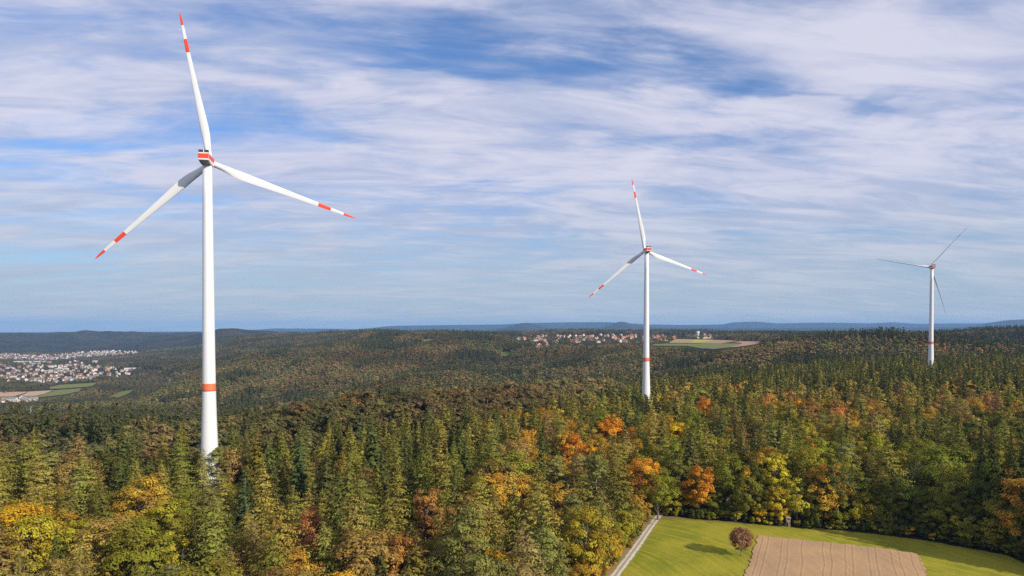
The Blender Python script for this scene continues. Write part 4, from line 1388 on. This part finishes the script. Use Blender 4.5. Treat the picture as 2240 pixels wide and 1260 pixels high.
def build_turbines():
    ts = sorted(set([s[0] for s in ST] + [0.05, 0.095, 0.145, 0.195, 0.26, 0.35, 0.45, 0.55, 0.65, 0.75, 0.91]))
    me_blade = blade_mesh('blade', ts, M_WHITE)
    me_b1 = blade_mesh('band', [0.728, 0.75, 0.775, 0.80, 0.818], M_RED, 0.012)
    me_b2 = blade_mesh('tip', [0.912, 0.94, 0.96, 0.975, 0.995, 1.0], M_RED, 0.012)
    for t in TURBINES:
        hub = t['hub']; hz = hub[2]
        gz = float(terrain(hub[0], hub[1]))
        root = obj('wind_turbine', None, loc=(hub[0], hub[1], gz), label=t['label'], cat='wind turbine', group='wind turbines above the forest')
        top = hz - gz - 1.75
        # tower widens downwards; heights measured down from the hub
        prof_d = [(137, 4.3), (128, 3.85), (118, 3.35), (108, 3.0), (100, 2.72), (89, 2.48), (75, 2.34), (60, 2.22), (45, 2.1), (30, 1.97), (15, 1.83), (1.7, 1.72)]
        prof = [(r, hz - gz - d) for d, r in prof_d]
        prof = [(4.4, -1.5)] + [q for q in prof if q[1] > -1.0]
        prof.append((1.3, prof[-1][1] + 0.01))
        b = MB(); b.lathe(prof, 40); tower = obj('tower', b.mesh('tower', M_WHITE), root)
        b = MB(); zb = hz - gz
        rr = lambda d: float(np.interp(d, [q[0] for q in prof_d][::-1], [q[1] for q in prof_d][::-1]))
        b.lathe([(rr(d) + (0.015 if 0 < i < 5 else -0.02), zb - d) for i, d in enumerate((90.75, 90.74, 90, 89, 88.0, 87.3, 87.29))], 40)
        obj('marking_band', b.mesh('marking_band', M_BAND), tower)
        # flange joints between tower sections
        for d in (24, 47, 70):
            b = MB(); b.lathe([(rr(d) - 0.01, zb - d - 0.07), (rr(d) + 0.02, zb - d - 0.06), (rr(d) + 0.02, zb - d + 0.06), (rr(d) - 0.01, zb - d + 0.07)], 40)
            obj('flange', b.mesh('flange', M_WHITE), tower)
        # nacelle shell: rear towards -y, rotor on +y
        W, y0, y1 = 1.95, -6.2, 3.6
        prof_n = [(y0, -0.95, 1.75, W), (y0 + 0.15, -1.15, 1.85, W + 0.02), (-2.6, -1.85, 1.9, W + 0.03), (2.2, -1.9, 1.85, W), (y1, -1.5, 1.6, W * 0.88)]
        def section(y, lo, hi, w):
            c = 0.28
            return [(-w, y, lo + c), (-w + c, y, lo), (w - c, y, lo), (w, y, lo + c), (w, y, hi - c), (w - c, y, hi), (-w + c, y, hi), (-w, y, hi - c)]
        b = MB(); vs = []
        for a in prof_n: vs += section(*a)
        n = 8
        for i in range(len(prof_n) - 1):
            for k in range(n):
                k2 = (k + 1) % n
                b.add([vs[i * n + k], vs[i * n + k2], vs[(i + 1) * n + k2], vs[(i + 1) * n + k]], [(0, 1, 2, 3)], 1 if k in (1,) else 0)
        b.add(vs[:n], [tuple(range(n))[::-1]]); b.add(vs[-n:], [tuple(range(n))])
        nac = obj('nacelle', b.mesh('nacelle', M_WHITE, M_GREY), root, (0, 0, zb))
        nac.rotation_euler = (0, 0, R(-t['head']))
        # red stripe panels stand a touch proud of the shell
        b = MB(); b.box((0, y0 - 0.01, 0.5), (2 * W - 0.06, 0.06, 1.85)); obj('stripe', b.mesh('stripe_rear', M_RED), nac)
        for i in range(2):
            b = MB(); b.box((-0.1, y0 - 0.05, 0.15 + 0.5 * i), (2.5, 0.03, 0.05)); obj('louvre', b.mesh('louvre', M_GREY), nac)
        for sx in (-1, 1):
            b = MB(); b.box((sx * (W + 0.02), (y0 + 2.6) / 2, 0.5), (0.08, 2.6 - y0 - 0.3, 1.85)); obj('stripe', b.mesh('stripe_side', M_RED), nac)
        for sx in (-1, 1):
            b = MB(); b.box((sx * 1.0, y0 + 0.75, 2.46), (1.62, 0.5, 1.05)); cool = obj('cooler', b.mesh('cooler', M_DARK), nac)
            b = MB(); b.box((sx * 1.0, y0 + 0.75, 1.90), (1.7, 0.6, 0.1)); obj('cooler_base', b.mesh('cooler_base', M_WHITE), nac)
        b = MB(); b.box((0, y0 + 0.7, 2.4), (0.26, 0.6, 1.2)); obj('cooler_post', b.mesh('cooler_post', M_WHITE), nac)
        for sx in (-1, 1):
            b = MB(); b.tube([(sx * 1.7, y0 + 0.7, 1.8), (sx * 2.15, y0 + 0.7, 2.45), (sx * 2.15, y0 + 0.7, 3.0)], 0.05, 5); obj('mast', b.mesh('mast', M_GREY), nac)
        # rotor: hub and three blades, axis tilted up
        tilt = R(4.5)
        shaft = Matrix.Translation((0, 0, zb)) @ Matrix.Rotation(R(-t['head']), 4, 'Z') @ Matrix.Rotation(tilt, 4, 'X')
        b = MB()
        prof_h = [(0.02, 7.3), (0.6, 7.2), (1.15, 6.8), (1.5, 6.1), (1.62, 5.2), (1.6, 4.2), (1.45, 3.7), (1.1, 3.4)]
        vs = []; nn = 24
        for r, y in prof_h:
            for k in range(nn):
                a = 2 * math.pi * k / nn
                vs.append((r * math.cos(a), y, r * math.sin(a)))
        fs = [(i * nn + k, i * nn + (k + 1) % nn, (i + 1) * nn + (k + 1) % nn, (i + 1) * nn + k) for i in range(len(prof_h) - 1) for k in range(nn)]
        b.add(vs, fs, 0, True)
        o = obj('hub', b.mesh('hub', M_WHITE), root); o.matrix_local = shaft
        for k in range(3):
            ang = -(t['az'] - 90 + 120 * k)
            # cone angle leans the blades away from the tower
            bl = obj('blade', me_blade, root)
            bl.matrix_local = shaft @ Matrix.Translation((0, 5.2, 0)) @ Matrix.Rotation(R(ang), 4, 'Y') @ Matrix.Rotation(R(-2.0), 4, 'X') @ Matrix.Rotation(R(-t['pitch']), 4, 'Z')
            obj('marking_band', me_b1, bl)
            obj('tip_band', me_b2, bl)


build_turbines()

# ------------------------------------------------------------------ zones in the distance (photo outlines looked up on the ground)
TOWN = [(-60, 800), (40, 797), (130, 793), (170, 789), (185, 799), (250, 806), (275, 812), (290, 820), (250, 826), (180, 832), (150, 837), (60, 838), (-60, 834)]
TOWN2 = [(-60, 777), (30, 774), (55, 779), (120, 777), (190, 770), (240, 768), (300, 769), (300, 775), (200, 781), (120, 788), (60, 788), (-60, 784)]
ROW = [(-60, 875.5), (35, 875.5), (62, 873.5), (75, 877), (40, 881.5), (-60, 882)]
VILLAGE = [(1120, 739), (1160, 735), (1250, 734), (1440, 732), (1490, 735), (1500, 741), (1440, 749), (1410, 757), (1370, 750), (1290, 751), (1230, 751), (1205, 756), (1190, 765), (1168, 764), (1180, 752), (1160, 745), (1122, 744)]
ESTATE = [(1500, 733), (1560, 733), (1585, 736), (1560, 741), (1500, 740)]
FIELDS = [
    # outline in the photograph, material key, label
    ([(-60, 858), (0, 862), (60, 857.5), (56, 860), (30, 868), (-60, 870)], 'stubble', 'stubble_field'),
    ([(60, 857.5), (118, 854.5), (116, 857), (80, 866), (36, 869), (58, 861)], 'stubble', 'stubble_field'),
    ([(118, 854.5), (180, 850), (172, 857), (140, 864), (80, 871), (-60, 875), (-60, 870), (30, 869), (84, 866)], 'green', 'pasture'),
    ([(105, 848), (130, 842.5), (215, 837.5), (200, 846), (150, 850), (110, 852)], 'green', 'pasture'),
    ([(240, 868), (262, 858), (296, 852), (280, 862), (258, 871)], 'green2', 'pasture'),
    ([(1478, 742), (1520, 743), (1518, 746), (1510, 751), (1462, 751), (1470, 746)], 'stubble2', 'stubble_field'),
    ([(1520, 743), (1563, 744), (1550, 747), (1525, 751), (1510, 751)], 'yellow', 'mustard_field'),
    ([(1563, 744), (1620, 745), (1600, 749), (1575, 752), (1525, 751.3), (1550, 747)], 'soil', 'bare_field'),
    ([(1600, 749), (1622, 747), (1682, 748), (1650, 754), (1612, 760), (1596, 761), (1625, 751.5)], 'soil', 'bare_field'),
    ([(1425, 754), (1460, 752), (1525, 752), (1622, 752), (1596, 761), (1560, 765), (1540, 764), (1500, 757), (1425, 757.5)], 'green', 'pasture'),
    ([(1096, 772), (1112, 768), (1120, 776), (1106, 781), (1094, 779)], 'green2', 'clearing'),
    ([(920, 744), (952, 742), (956, 745), (925, 748)], 'green2', 'clearing'),
]


def field_zone(px, py):
    r = np.zeros(np.shape(px), bool)
    for poly, _, _ in FIELDS:
        r |= inside(poly, px, py)
    return r


def build_far_fields():
    mats = {
        'stubble': soil_material('stubble_soil', (0.52, 0.36, 0.23), (0.46, 0.31, 0.20)),
        'stubble2': soil_material('stubble_soil_pale', (0.40, 0.30, 0.14), (0.36, 0.26, 0.13)),
        'soil': soil_material('bare_soil', (0.40, 0.26, 0.17), (0.36, 0.23, 0.15)),
        'green': grass_material('pasture_green', (0.15, 0.165, 0.045), (0.19, 0.19, 0.055), (0.22, 0.21, 0.07), 0.4),
        'green2': grass_material('clearing_green', (0.13, 0.15, 0.03), (0.16, 0.17, 0.035), (0.18, 0.18, 0.05), 0.4),
        'yellow': grass_material('mustard_yellow', (0.42, 0.37, 0.04), (0.46, 0.40, 0.05), (0.4, 0.36, 0.05), 0.4),
    }
    for poly, key, name in FIELDS:
        xs = [q[0] for q in poly]; ys = [q[1] for q in poly]
        nx = 26; ny = 14
        # outline -> ground, then a fine grid between the left and right borders of every row
        verts = []; rows = []
        for j in range(ny + 1):
            y = min(ys) + (max(ys) - min(ys)) * (0.01 + 0.98 * j / ny)
            cr = []
            for i in range(len(poly)):
                (xa, ya), (xb, yb) = poly[i], poly[(i + 1) % len(poly)]
                if (ya > y) != (yb > y):
                    cr.append(xa + (y - ya) / (yb - ya) * (xb - xa))
            if len(cr) < 2:
                continue
            cr.sort()
            rows.append((y, cr[0], cr[-1]))
        ok_rows = []
        for y, a, b in rows:
            line = []
            for i in range(nx + 1):
                h = hit(a + (b - a) * i / nx, y, 900.0)
                if h is None: break
                line.append((h[0], h[1], float(terrain(h[0], h[1])) + 1.2))
            if len(line) == nx + 1:
                ok_rows.append(line)
        if len(ok_rows) < 2: continue
        v = [p for l in ok_rows for p in l]
        w = nx + 1
        f = np.array([(j * w + i, j * w + i + 1, (j + 1) * w + i + 1, (j + 1) * w + i) for j in range(len(ok_rows) - 1) for i in range(nx)])
        me = new_mesh(name, v, f[:, ::-1], (mats[key],), smooth=True)
        obj(name, me, kind='structure')


build_far_fields()

# ------------------------------------------------------------------ houses of the valley town and the hilltop village
def house_mesh(name, L, W, H, pitch, wall, roof, win):
    """gabled house: walls with window strips, overhanging roof slabs, chimney"""
    b = MB()
    hl, hw = L / 2, W / 2
    rz = H + hw * math.tan(pitch)
    b.add([(-hl, -hw, -3), (hl, -hw, -3), (hl, hw, -3), (-hl, hw, -3), (-hl, -hw, H), (hl, -hw, H), (hl, hw, H), (-hl, hw, H), (-hl, 0, rz), (hl, 0, rz)],
          [(0, 1, 5, 4), (2, 3, 7, 6), (1, 2, 6, 9, 5), (3, 0, 4, 8, 7)], 0)
    o = 0.5; t = 0.25; dz = o * math.tan(pitch)
    for s in (-1, 1):
        e = [(-hl - o, s * (hw + o), H - dz), (hl + o, s * (hw + o), H - dz), (hl + o, 0, rz), (-hl - o, 0, rz)]
        e2 = [(x, y, z + t) for x, y, z in e]
        fs = [(4, 5, 6, 7), (0, 1, 5, 4), (1, 2, 6, 5), (3, 0, 4, 7), (3, 2, 1, 0)]
        b.add(e + e2, fs, 1)
    b.box((L * 0.22, hw * 0.25, rz + 0.3), (0.7, 0.7, 1.6), 1)
    for s in (-1, 1):
        for k in range(3):
            for fl in range(2 if H > 4.5 else 1):
                b.box((-hl + L * (k + 0.5) / 3, s * (hw + 0.02), 1.5 + 2.7 * fl), (1.4, 0.08, 1.2), 2)
        b.box((s * (hl + 0.02), 0, 1.6), (0.08, 1.4, 1.2), 2)
        b.box((s * (hl + 0.02), 0, 4.4), (0.08, 1.4, 1.2), 2)
    return b.mesh(name, wall, roof, win)


def build_settlements():
    white = paint('house_white', (0.64, 0.61, 0.58), 0.8, 0.05, 0.1)
    cream = paint('house_cream', (0.58, 0.48, 0.36), 0.8, 0.05, 0.1)
    tile = paint('roof_tile_red', (0.25, 0.105, 0.07), 0.8, 0.2, 0.4)
    tile2 = paint('roof_tile_brown', (0.16, 0.085, 0.07), 0.8, 0.2, 0.4)
    slate = paint('roof_grey', (0.20, 0.19, 0.19), 0.7, 0.15, 0.4)
    glass = paint('window_dark', (0.05, 0.06, 0.07), 0.2, 0.1, 0.5)
    tile_v = paint('roof_tile_orange', (0.42, 0.15, 0.075), 0.8, 0.2, 0.4)
    shapes = []
    for i, (L, W, H, p, wl, rf, wn, rn) in enumerate([
            (12, 9, 5.6, 40, white, tile, 'white', 'red'), (13, 9.5, 6.0, 42, white, tile2, 'white', 'brown'), (11, 9, 5.0, 38, cream, tile, 'cream', 'red'),
            (15, 10, 6.2, 35, white, slate, 'white', 'grey'), (12, 10, 6.4, 45, cream, tile2, 'cream', 'brown'), (18, 11, 7.5, 30, white, tile, 'long white', 'red'),
            (12, 9, 5.6, 42, white, tile_v, 'white', 'orange'), (13, 10, 5.2, 44, cream, tile_v, 'cream', 'orange')]):
        shapes.append((house_mesh('house_%d' % i, L, W, H, R(p), wl, rf, glass), '%s %s-gabled house' % (wn, rn)))
    rng = np.random.default_rng(21)

    marks = [(120, 811, 'by the school in the'), (20, 834, 'by the orchards below the'), (30, 800, 'on the far side of the'), (250, 818, 'at the wooded end of the'), (60, 818, 'in the middle of the'), (170, 832, 'by the pasture edge of the'), (170, 795, 'by the wooded spur of the'),
             (30, 878, 'in the'), (1185, 758, 'on the slope below the'), (1150, 740, 'at the outer end of the'), (1250, 745, 'at the wood side of the'), (1330, 738, 'in the middle of the'), (1330, 747, 'above the valley wood in the'), (1400, 752, 'by the lower pasture of the'), (1460, 738, 'toward the water tower in the'), (1540, 737, 'in the')]

    def place(poly, count, where, group, bias, wts, dmin=900.0, gap=11.0, scale=1.0):
        xs = [q[0] for q in poly]; ys = [q[1] for q in poly]
        done = []
        tries = 0
        while len(done) < count and tries < count * 40:
            tries += 1
            x = rng.uniform(max(min(xs), -25), max(xs)); y = rng.uniform(min(ys), max(ys))
            if not inside(poly, np.array([x]), np.array([y]))[0]: continue
            h = hit(x, y, dmin)
            if h is None: continue
            if any(abs(h[0] - q[0]) < gap and abs(h[1] - q[1]) < gap * 1.6 for q in done): continue
            done.append(h)
            k = rng.choice(len(shapes), p=wts)
            turned = rng.choice([0, 1]); s = rng.uniform(0.85, 1.2) * scale
            big = 'large ' if s / scale > 1.09 else ('small ' if s / scale < 0.96 else '')
            near = min(marks, key=lambda q: math.hypot(q[0] - x, 3 * (q[1] - y)))[2]
            o = obj('house', shapes[k][0], loc=h, label='%s%s, %s on, %s %s' % (big, shapes[k][1], 'gable end' if turned else 'long side', near, where), cat='house', group=group)
            o.rotation_euler = (0, 0, bias + turned * math.pi / 2 + rng.normal() * 0.25)
            o.scale = (s, s, s)
        return done
    wt = np.array([.26, .14, .10, .22, .06, .18, .02, .02])
    wv = np.array([.14, .10, .06, .05, .06, .04, .33, .22])
    town = place(TOWN, 175, 'valley town', 'houses of the valley town', 0.5, wt, 2000.0, 17.0, 0.98)
    row = place(ROW, 12, 'row below the stubble fields', 'houses below the stubble fields', 0.25, np.array([.3, .1, .1, .4, 0, .1, 0, 0]), 1300.0, 14.0)
    vil = place(VILLAGE, 100, 'hilltop village', 'houses of the hilltop village', 0.3, wv, 1700.0, 15.0, 1.0)
    est = place(ESTATE, 14, 'estate beside the water tower', 'houses by the water tower', 0.3, np.array([.3, .1, .2, .3, 0, .1, 0, 0]), 1700.0, 14.0, 1.2)
    # the far town is a speckle of walls and roofs too small to pick apart
    b = MB(); n = 0
    while n < 330:
        x = rng.uniform(-25, 300); y = rng.uniform(766, 790)
        if not inside(TOWN2, np.array([x]), np.array([y]))[0]: continue
        h = hit(x, y, 3200.0); n += 1
        if h is None: continue
        L, W, H = rng.uniform(12, 20), rng.uniform(9, 12), rng.uniform(5, 8)
        a = rng.random() * 3.14; c, s = math.cos(a), math.sin(a)
        hl, hw = L / 2, W / 2; rz = H + hw * 0.75
        T = lambda p: (h[0] + p[0] * c - p[1] * s, h[1] + p[0] * s + p[1] * c, h[2] + p[2])
        V = [T(p) for p in [(-hl, -hw, -3), (hl, -hw, -3), (hl, hw, -3), (-hl, hw, -3), (-hl, -hw, H), (hl, -hw, H), (hl, hw, H), (-hl, hw, H), (-hl, 0, rz), (hl, 0, rz)]]
        b.add(V, [(0, 1, 5, 4), (2, 3, 7, 6), (1, 2, 6, 9, 5), (3, 0, 4, 8, 7)], 0)
        b.add(V, [(4, 5, 9, 8), (6, 7, 8, 9)], 1)
    obj('far_town', b.mesh('far_town', white, tile2), label='far-off speckle of pale houses and roofs at the foot of the blue ridge', cat='town', kind='stuff')

    # larger buildings
    def hall(px, py, L, W, H, rz, roofmat, label, dmin, storeys=1):
        h = hit(px, py, dmin)
        root = obj('hall', None, loc=h, label=label, cat='building')
        root.rotation_euler = (0, 0, rz)
        m = MB(); m.box((0, 0, H / 2 - 1.5), (L, W, H + 3)); obj('wall', m.mesh('hall_wall', white), root)
        m = MB(); m.box((0, 0, H + 0.25), (L + 1, W + 1, 0.5)); obj('roof', m.mesh('hall_roof', roofmat), root)
        for f in range(storeys):
            m = MB(); m.box((0, -W / 2 - 0.03, 1.7 + 3.2 * f), (L * 0.92, 0.1, 1.3)); obj('window_strip', m.mesh('window_strip', glass), root)
    hall(120, 815, 75, 16, 10, 0.15, slate, 'long white flat-roofed school block in the middle of the valley town', 2000, 2)
    hall(136, 811, 50, 15, 12, 0.15, slate, 'taller white block beside the long school in the valley town', 2000, 3)
    hall(66, 793, 150, 40, 9, 0.1, slate, 'wide pale factory hall between the two valley towns', 2000)
    hall(208, 794, 22, 14, 13, 0.3, slate, 'single white block on the wooded spur above the valley town', 2000, 3)
    hall(292, 809, 70, 14, 9, 0.5, slate, 'white terrace on the slope at the end of the valley town', 2000, 2)
    hall(1632, 735.5, 120, 25, 8, 0.05, tile2, 'long low brown-roofed farm hall behind the hilltop fields', 1700)
    hall(1668, 736, 90, 22, 8, 0.05, slate, 'long low grey-roofed farm hall behind the hilltop fields', 1700)
    hall(1180, 762.5, 22, 14, 8, 0.2, tile, 'white farmhouse lowest down the slope below the hilltop village', 1700, 2)
    # water tower
    h = hit(1526, 740, 1700.0)
    root = obj('water_tower', None, loc=h, label='white cylindrical water tower above the hilltop village', cat='water tower')
    m = MB(); m.lathe([(6.5, -3), (6.5, 20), (7.6, 21.5), (7.6, 28), (7.0, 28.6)], 24); obj('tank', m.mesh('tank', white), root)
    m = MB(); m.lathe([(8.0, 28.4), (8.0, 29.2), (0.1, 30.6)], 24); obj('roof', m.mesh('tank_roof', slate), root)
    # power pylons on the slopes
    steel = paint('galvanised_steel', (0.34, 0.36, 0.36), 0.5, 0.1, 0.5)
    for px, py, d, lab in ((67, 893, 1330, 'faint steel lattice pylon rising out of the valley forest'), (372, 829, 2150, 'small steel lattice pylon on the far wooded slope')):
        q = at_depth(px, py, d); g = float(terrain(q[0], q[1])); Hh = q[2] - g
        root = obj('power_pylon', None, loc=(q[0], q[1], g), label=lab, cat='pylon')
        m = MB()
        for sx in (-1, 1):
            for sy in (-1, 1):
                m.tube([(sx * 3, sy * 3, -0.5), (sx * 1.0, sy * 1.0, Hh * .6), (sx * 0.25, sy * 0.25, Hh)], 0.22, 4)
        for i in range(10):
            z0, z1 = Hh * i / 10, Hh * (i + 1) / 10
            w = lambda z: 3 - 2 * min(1, z / (Hh * .6)) - 0.75 * max(0, (z - Hh * .6) / (Hh * .4))
            for sy in (-1, 1):
                m.tube([(-w(z0), sy * w(z0), z0), (w(z1), sy * w(z1), z1)], 0.12, 4); m.tube([(w(z0), sy * w(z0), z0), (-w(z1), sy * w(z1), z1)], 0.12, 4)
        obj('lattice_mast', m.mesh('lattice_mast', steel), root)
        for z, hw in ((Hh * .78, 9), (Hh * .9, 6)):
            m = MB(); m.tube([(-hw, 0, z), (0, 0, z + 0.9), (hw, 0, z)], 0.22, 4); m.tube([(-hw, 0, z), (0, 0, z - 0.4), (hw, 0, z)], 0.2, 4)
            obj('crossarm', m.mesh('crossarm', steel), root)
    return np.array([q[:2] for q in town + row + vil + est])


HOUSE_XY = build_settlements()

# ------------------------------------------------------------------ forest on the slopes and far ridges
def build_far_forest():
    # skyline seen from the camera, so that only slopes that show are wooded with single crowns
    us = np.linspace(-0.86, 0.86, 345)
    dep = np.exp(np.linspace(math.log(150.0), math.log(9000.0), 700))
    U, D = np.meshgrid(us, dep, indexing='ij')
    el = (terrain(U * D, D) + 14.0 - CAM_Z) / D
    hor = np.maximum.accumulate(el, axis=1)

    def visible(x, y, ztop):
        i = np.clip(np.round((x / y - us[0]) / (us[1] - us[0])).astype(int), 0, len(us) - 1)
        j = np.clip(np.searchsorted(dep, y * 0.985) - 1, 0, len(dep) - 1)
        return (ztop + 10 - CAM_Z) / y >= hor[i, j]
    parts = []
    bands = [(255, 1150, 10.0), (1150, 2300, 11.5), (2300, 5200, 15.5)]
    for d0, d1, step in bands:
        gy = np.arange(d0, d1, step)
        for y in gy:
            x = np.arange(-0.82 * y, 0.82 * y, step)
            jx = x + (RNG.random(len(x)) - 0.5) * step * 0.9
            jy = y + (RNG.random(len(x)) - 0.5) * step * 0.9
            parts.append(np.stack([jx, jy, np.full(len(x), step)], 1))
    p = np.concatenate(parts)
    u = p[:, 0] / p[:, 1]
    ed = np.interp(u, COL_U, EDGE_D)
    p = p[p[:, 1] > ed * 1.12]
    z = terrain(p[:, 0], p[:, 1])
    ok = visible(p[:, 0], p[:, 1], z + 24)
    p = p[ok]; z = z[ok]
    gx, gy = project(np.stack([p[:, 0], p[:, 1], z], 1))
    r = RNG.random(len(p))
    keep = ~field_zone(gx, gy)
    # canopies just in front of a field would stand in its picture: leave the same margin the photograph shows
    for poly, share in ((TOWN, 0.30), (VILLAGE, 0.13), (ESTATE, 0.15), (ROW, 0.2)):
        keep &= ~(inside(poly, gx, gy) & (r > share))
    keep &= ~(inside(TOWN2, gx, gy) & (r > 0.3))
    # open orchard country on the valley floor and around the village
    floor = (z < -104) & (p[:, 1] > 1500)
    keep &= ~(floor & (r > 0.55))
    p = p[keep]; z = z[keep]; gx = gx[keep]; gy = gy[keep]
    if len(HOUSE_XY):
        hs = set((int(a // 12), int(b // 12)) for a, b in HOUSE_XY)
        kk = np.array([(int(a // 12), int(b // 12)) not in hs for a, b in p[:, :2]])
        p = p[kk]; z = z[kk]; gx = gx[kk]; gy = gy[kk]
    n = len(p)
    low = ((z < -100) & (p[:, 1] > 1500)) | inside(VILLAGE, gx, gy) | inside(ESTATE, gx, gy)
    # stands: dark spruce patches, brown beech, some gold
    s1 = fbm(p[:, 0] / 120.0, p[:, 1] / 120.0, 71, 3) + 0.10 * sstep(1750, 2150, gx) * (p[:, 1] < 2600)
    s1 = s1 - 0.05 * (p[:, 1] < 1250) * (gx < 1150)
    s2 = fbm(p[:, 0] / 160.0 + 9, p[:, 1] / 160.0, 83, 3)
    r = RNG.random(n)
    spruce = r < np.clip(0.10 + (s1 - 0.56) * 9.0, 0.02, 0.95)
    r3 = RNG.random(n)
    pal = np.array([(0.105, 0.084, 0.034), (0.086, 0.079, 0.030), (0.115, 0.080, 0.038), (0.132, 0.088, 0.036), (0.170, 0.095, 0.034), (0.125, 0.112, 0.034), (0.064, 0.066, 0.028)])
    prob = np.stack([0.30 + 0 * s2, np.clip(0.22 + (0.5 - s2) * 1.2, 0.02, 1), np.clip(0.20 + (s2 - 0.5) * 1.4, 0.02, 1), np.clip(0.12 + (s2 - 0.5), 0.01, 1), 0.045 + 0 * s2, 0.06 + 0 * s2, np.clip(0.14 + (0.5 - s2), 0.02, 1)], 1)
    prob /= prob.sum(1, keepdims=True)
    ci = (np.cumsum(prob, 1) < r3[:, None]).sum(1).clip(0, len(pal) - 1)
    stand = fbm(p[:, 0] / 210.0 + 3, p[:, 1] / 210.0 + 8, 101, 3)
    tint = pal[ci] * np.array([1.62, 1.62, 1.5]) * (0.78 + 0.5 * sstep(0.3, 0.7, stand))[:, None]
    tint = np.where(spruce[:, None], np.array([0.076, 0.080, 0.032]), tint) * RNG.uniform(0.84, 1.18, (n, 1)) * RNG.uniform(0.95, 1.05, (n, 3))
    form = np.empty(n, int)
    mid = p[:, 1] < 950
    for flag_mid in (True, False):
        for flag_s in (True, False):
            m = (mid == flag_mid) & (spruce == flag_s)
            kd = ('mid_' if flag_mid else 'far_') + ('spruce' if flag_s else 'beech')
            ids = np.array([PROTO_INDEX[(kd, i)] for i in range(len(FORMS[kd]))])
            form[m] = ids[RNG.integers(len(ids), size=m.sum())]
    sz = RNG.uniform(0.80, 1.18, n) * np.where(low, 0.48, 1.0)
    wd = sz * RNG.uniform(0.75, 1.05, n) * np.where(p[:, 2] > 12, 1.6, np.where(p[:, 2] > 10.5, 1.36, 1.28)) * np.where(low, 1.25, 1.0)
    # trees at the foot of an open field or settlement are low enough to leave it in view
    show = np.ones(n, bool)
    Hh = np.where(spruce, 29.0, 22.0)
    own = field_zone(gx, gy)
    for _ in range(11):
        bad = np.zeros(n, bool)
        for fr in (0.3, 0.5, 0.7, 0.85, 1.0):
            tx, ty = project(np.stack([p[:, 0], p[:, 1], z + Hh * sz * fr], 1))
            bad |= field_zone(tx, ty)
            for poly in (TOWN, VILLAGE, ESTATE, ROW):
                bad |= inside(poly, tx, ty) & (r3 > 0.15) & ~low
        sz = np.where(bad & ~own, sz * 0.82, sz)
        wd = np.where(bad & ~own, wd * 0.88, wd)
    show &= sz > 0.16
    p = p[show]; z = z[show]; sz = sz[show]; wd = wd[show]; tint = tint[show]; form = form[show]; low = low[show]; n = len(p)
    pts = np.stack([p[:, 0], p[:, 1], z - 0.2], 1)
    turn = RNG.random(n) * 6.283
    size = np.stack([wd, wd, sz], 1)
    near = p[:, 1] < 1150
    print('far trees', n, near.sum())
    scatter('slope_forest', pts[near], form[near], turn[near], size[near], tint[near], label='brown-green mixed forest on the valley slope behind the turbines', cat='forest', kind='stuff')
    hill = ~near & ~low
    scatter('hill_forest', pts[hill], form[hill], turn[hill], size[hill], tint[hill], label='autumn forest covering the hills and ridges beyond the valley', cat='forest', kind='stuff')
    scatter('orchard_trees', pts[low & ~near], form[low & ~near], turn[low & ~near], size[low & ~near], tint[low & ~near] * 1.1, label='scattered groves and garden trees around the distant settlements', cat='groves', kind='stuff')


build_far_forest()

# ------------------------------------------------------------------ haze: one closed box of thin air round the whole scene
def build_haze():
    b = MB(); b.box((0, 13900, 75), (110000, 29000, 560))
    m = bpy.data.materials.new('thin_air'); m.use_nodes = True
    k = NT(m.node_tree)
    pv = k.n('ShaderNodeVolumePrincipled', i_Color=(0.28, 0.57, 1.0, 1), i_Density=3.4e-5, i_Anisotropy=0.0)
    o = k.n('ShaderNodeOutputMaterial')
    k.link(pv.outputs[0], o.inputs['Volume'])
    obj('haze', b.mesh('haze', m), label='thin blue haze filling the air over the whole landscape', cat='haze', kind='stuff')


build_haze()
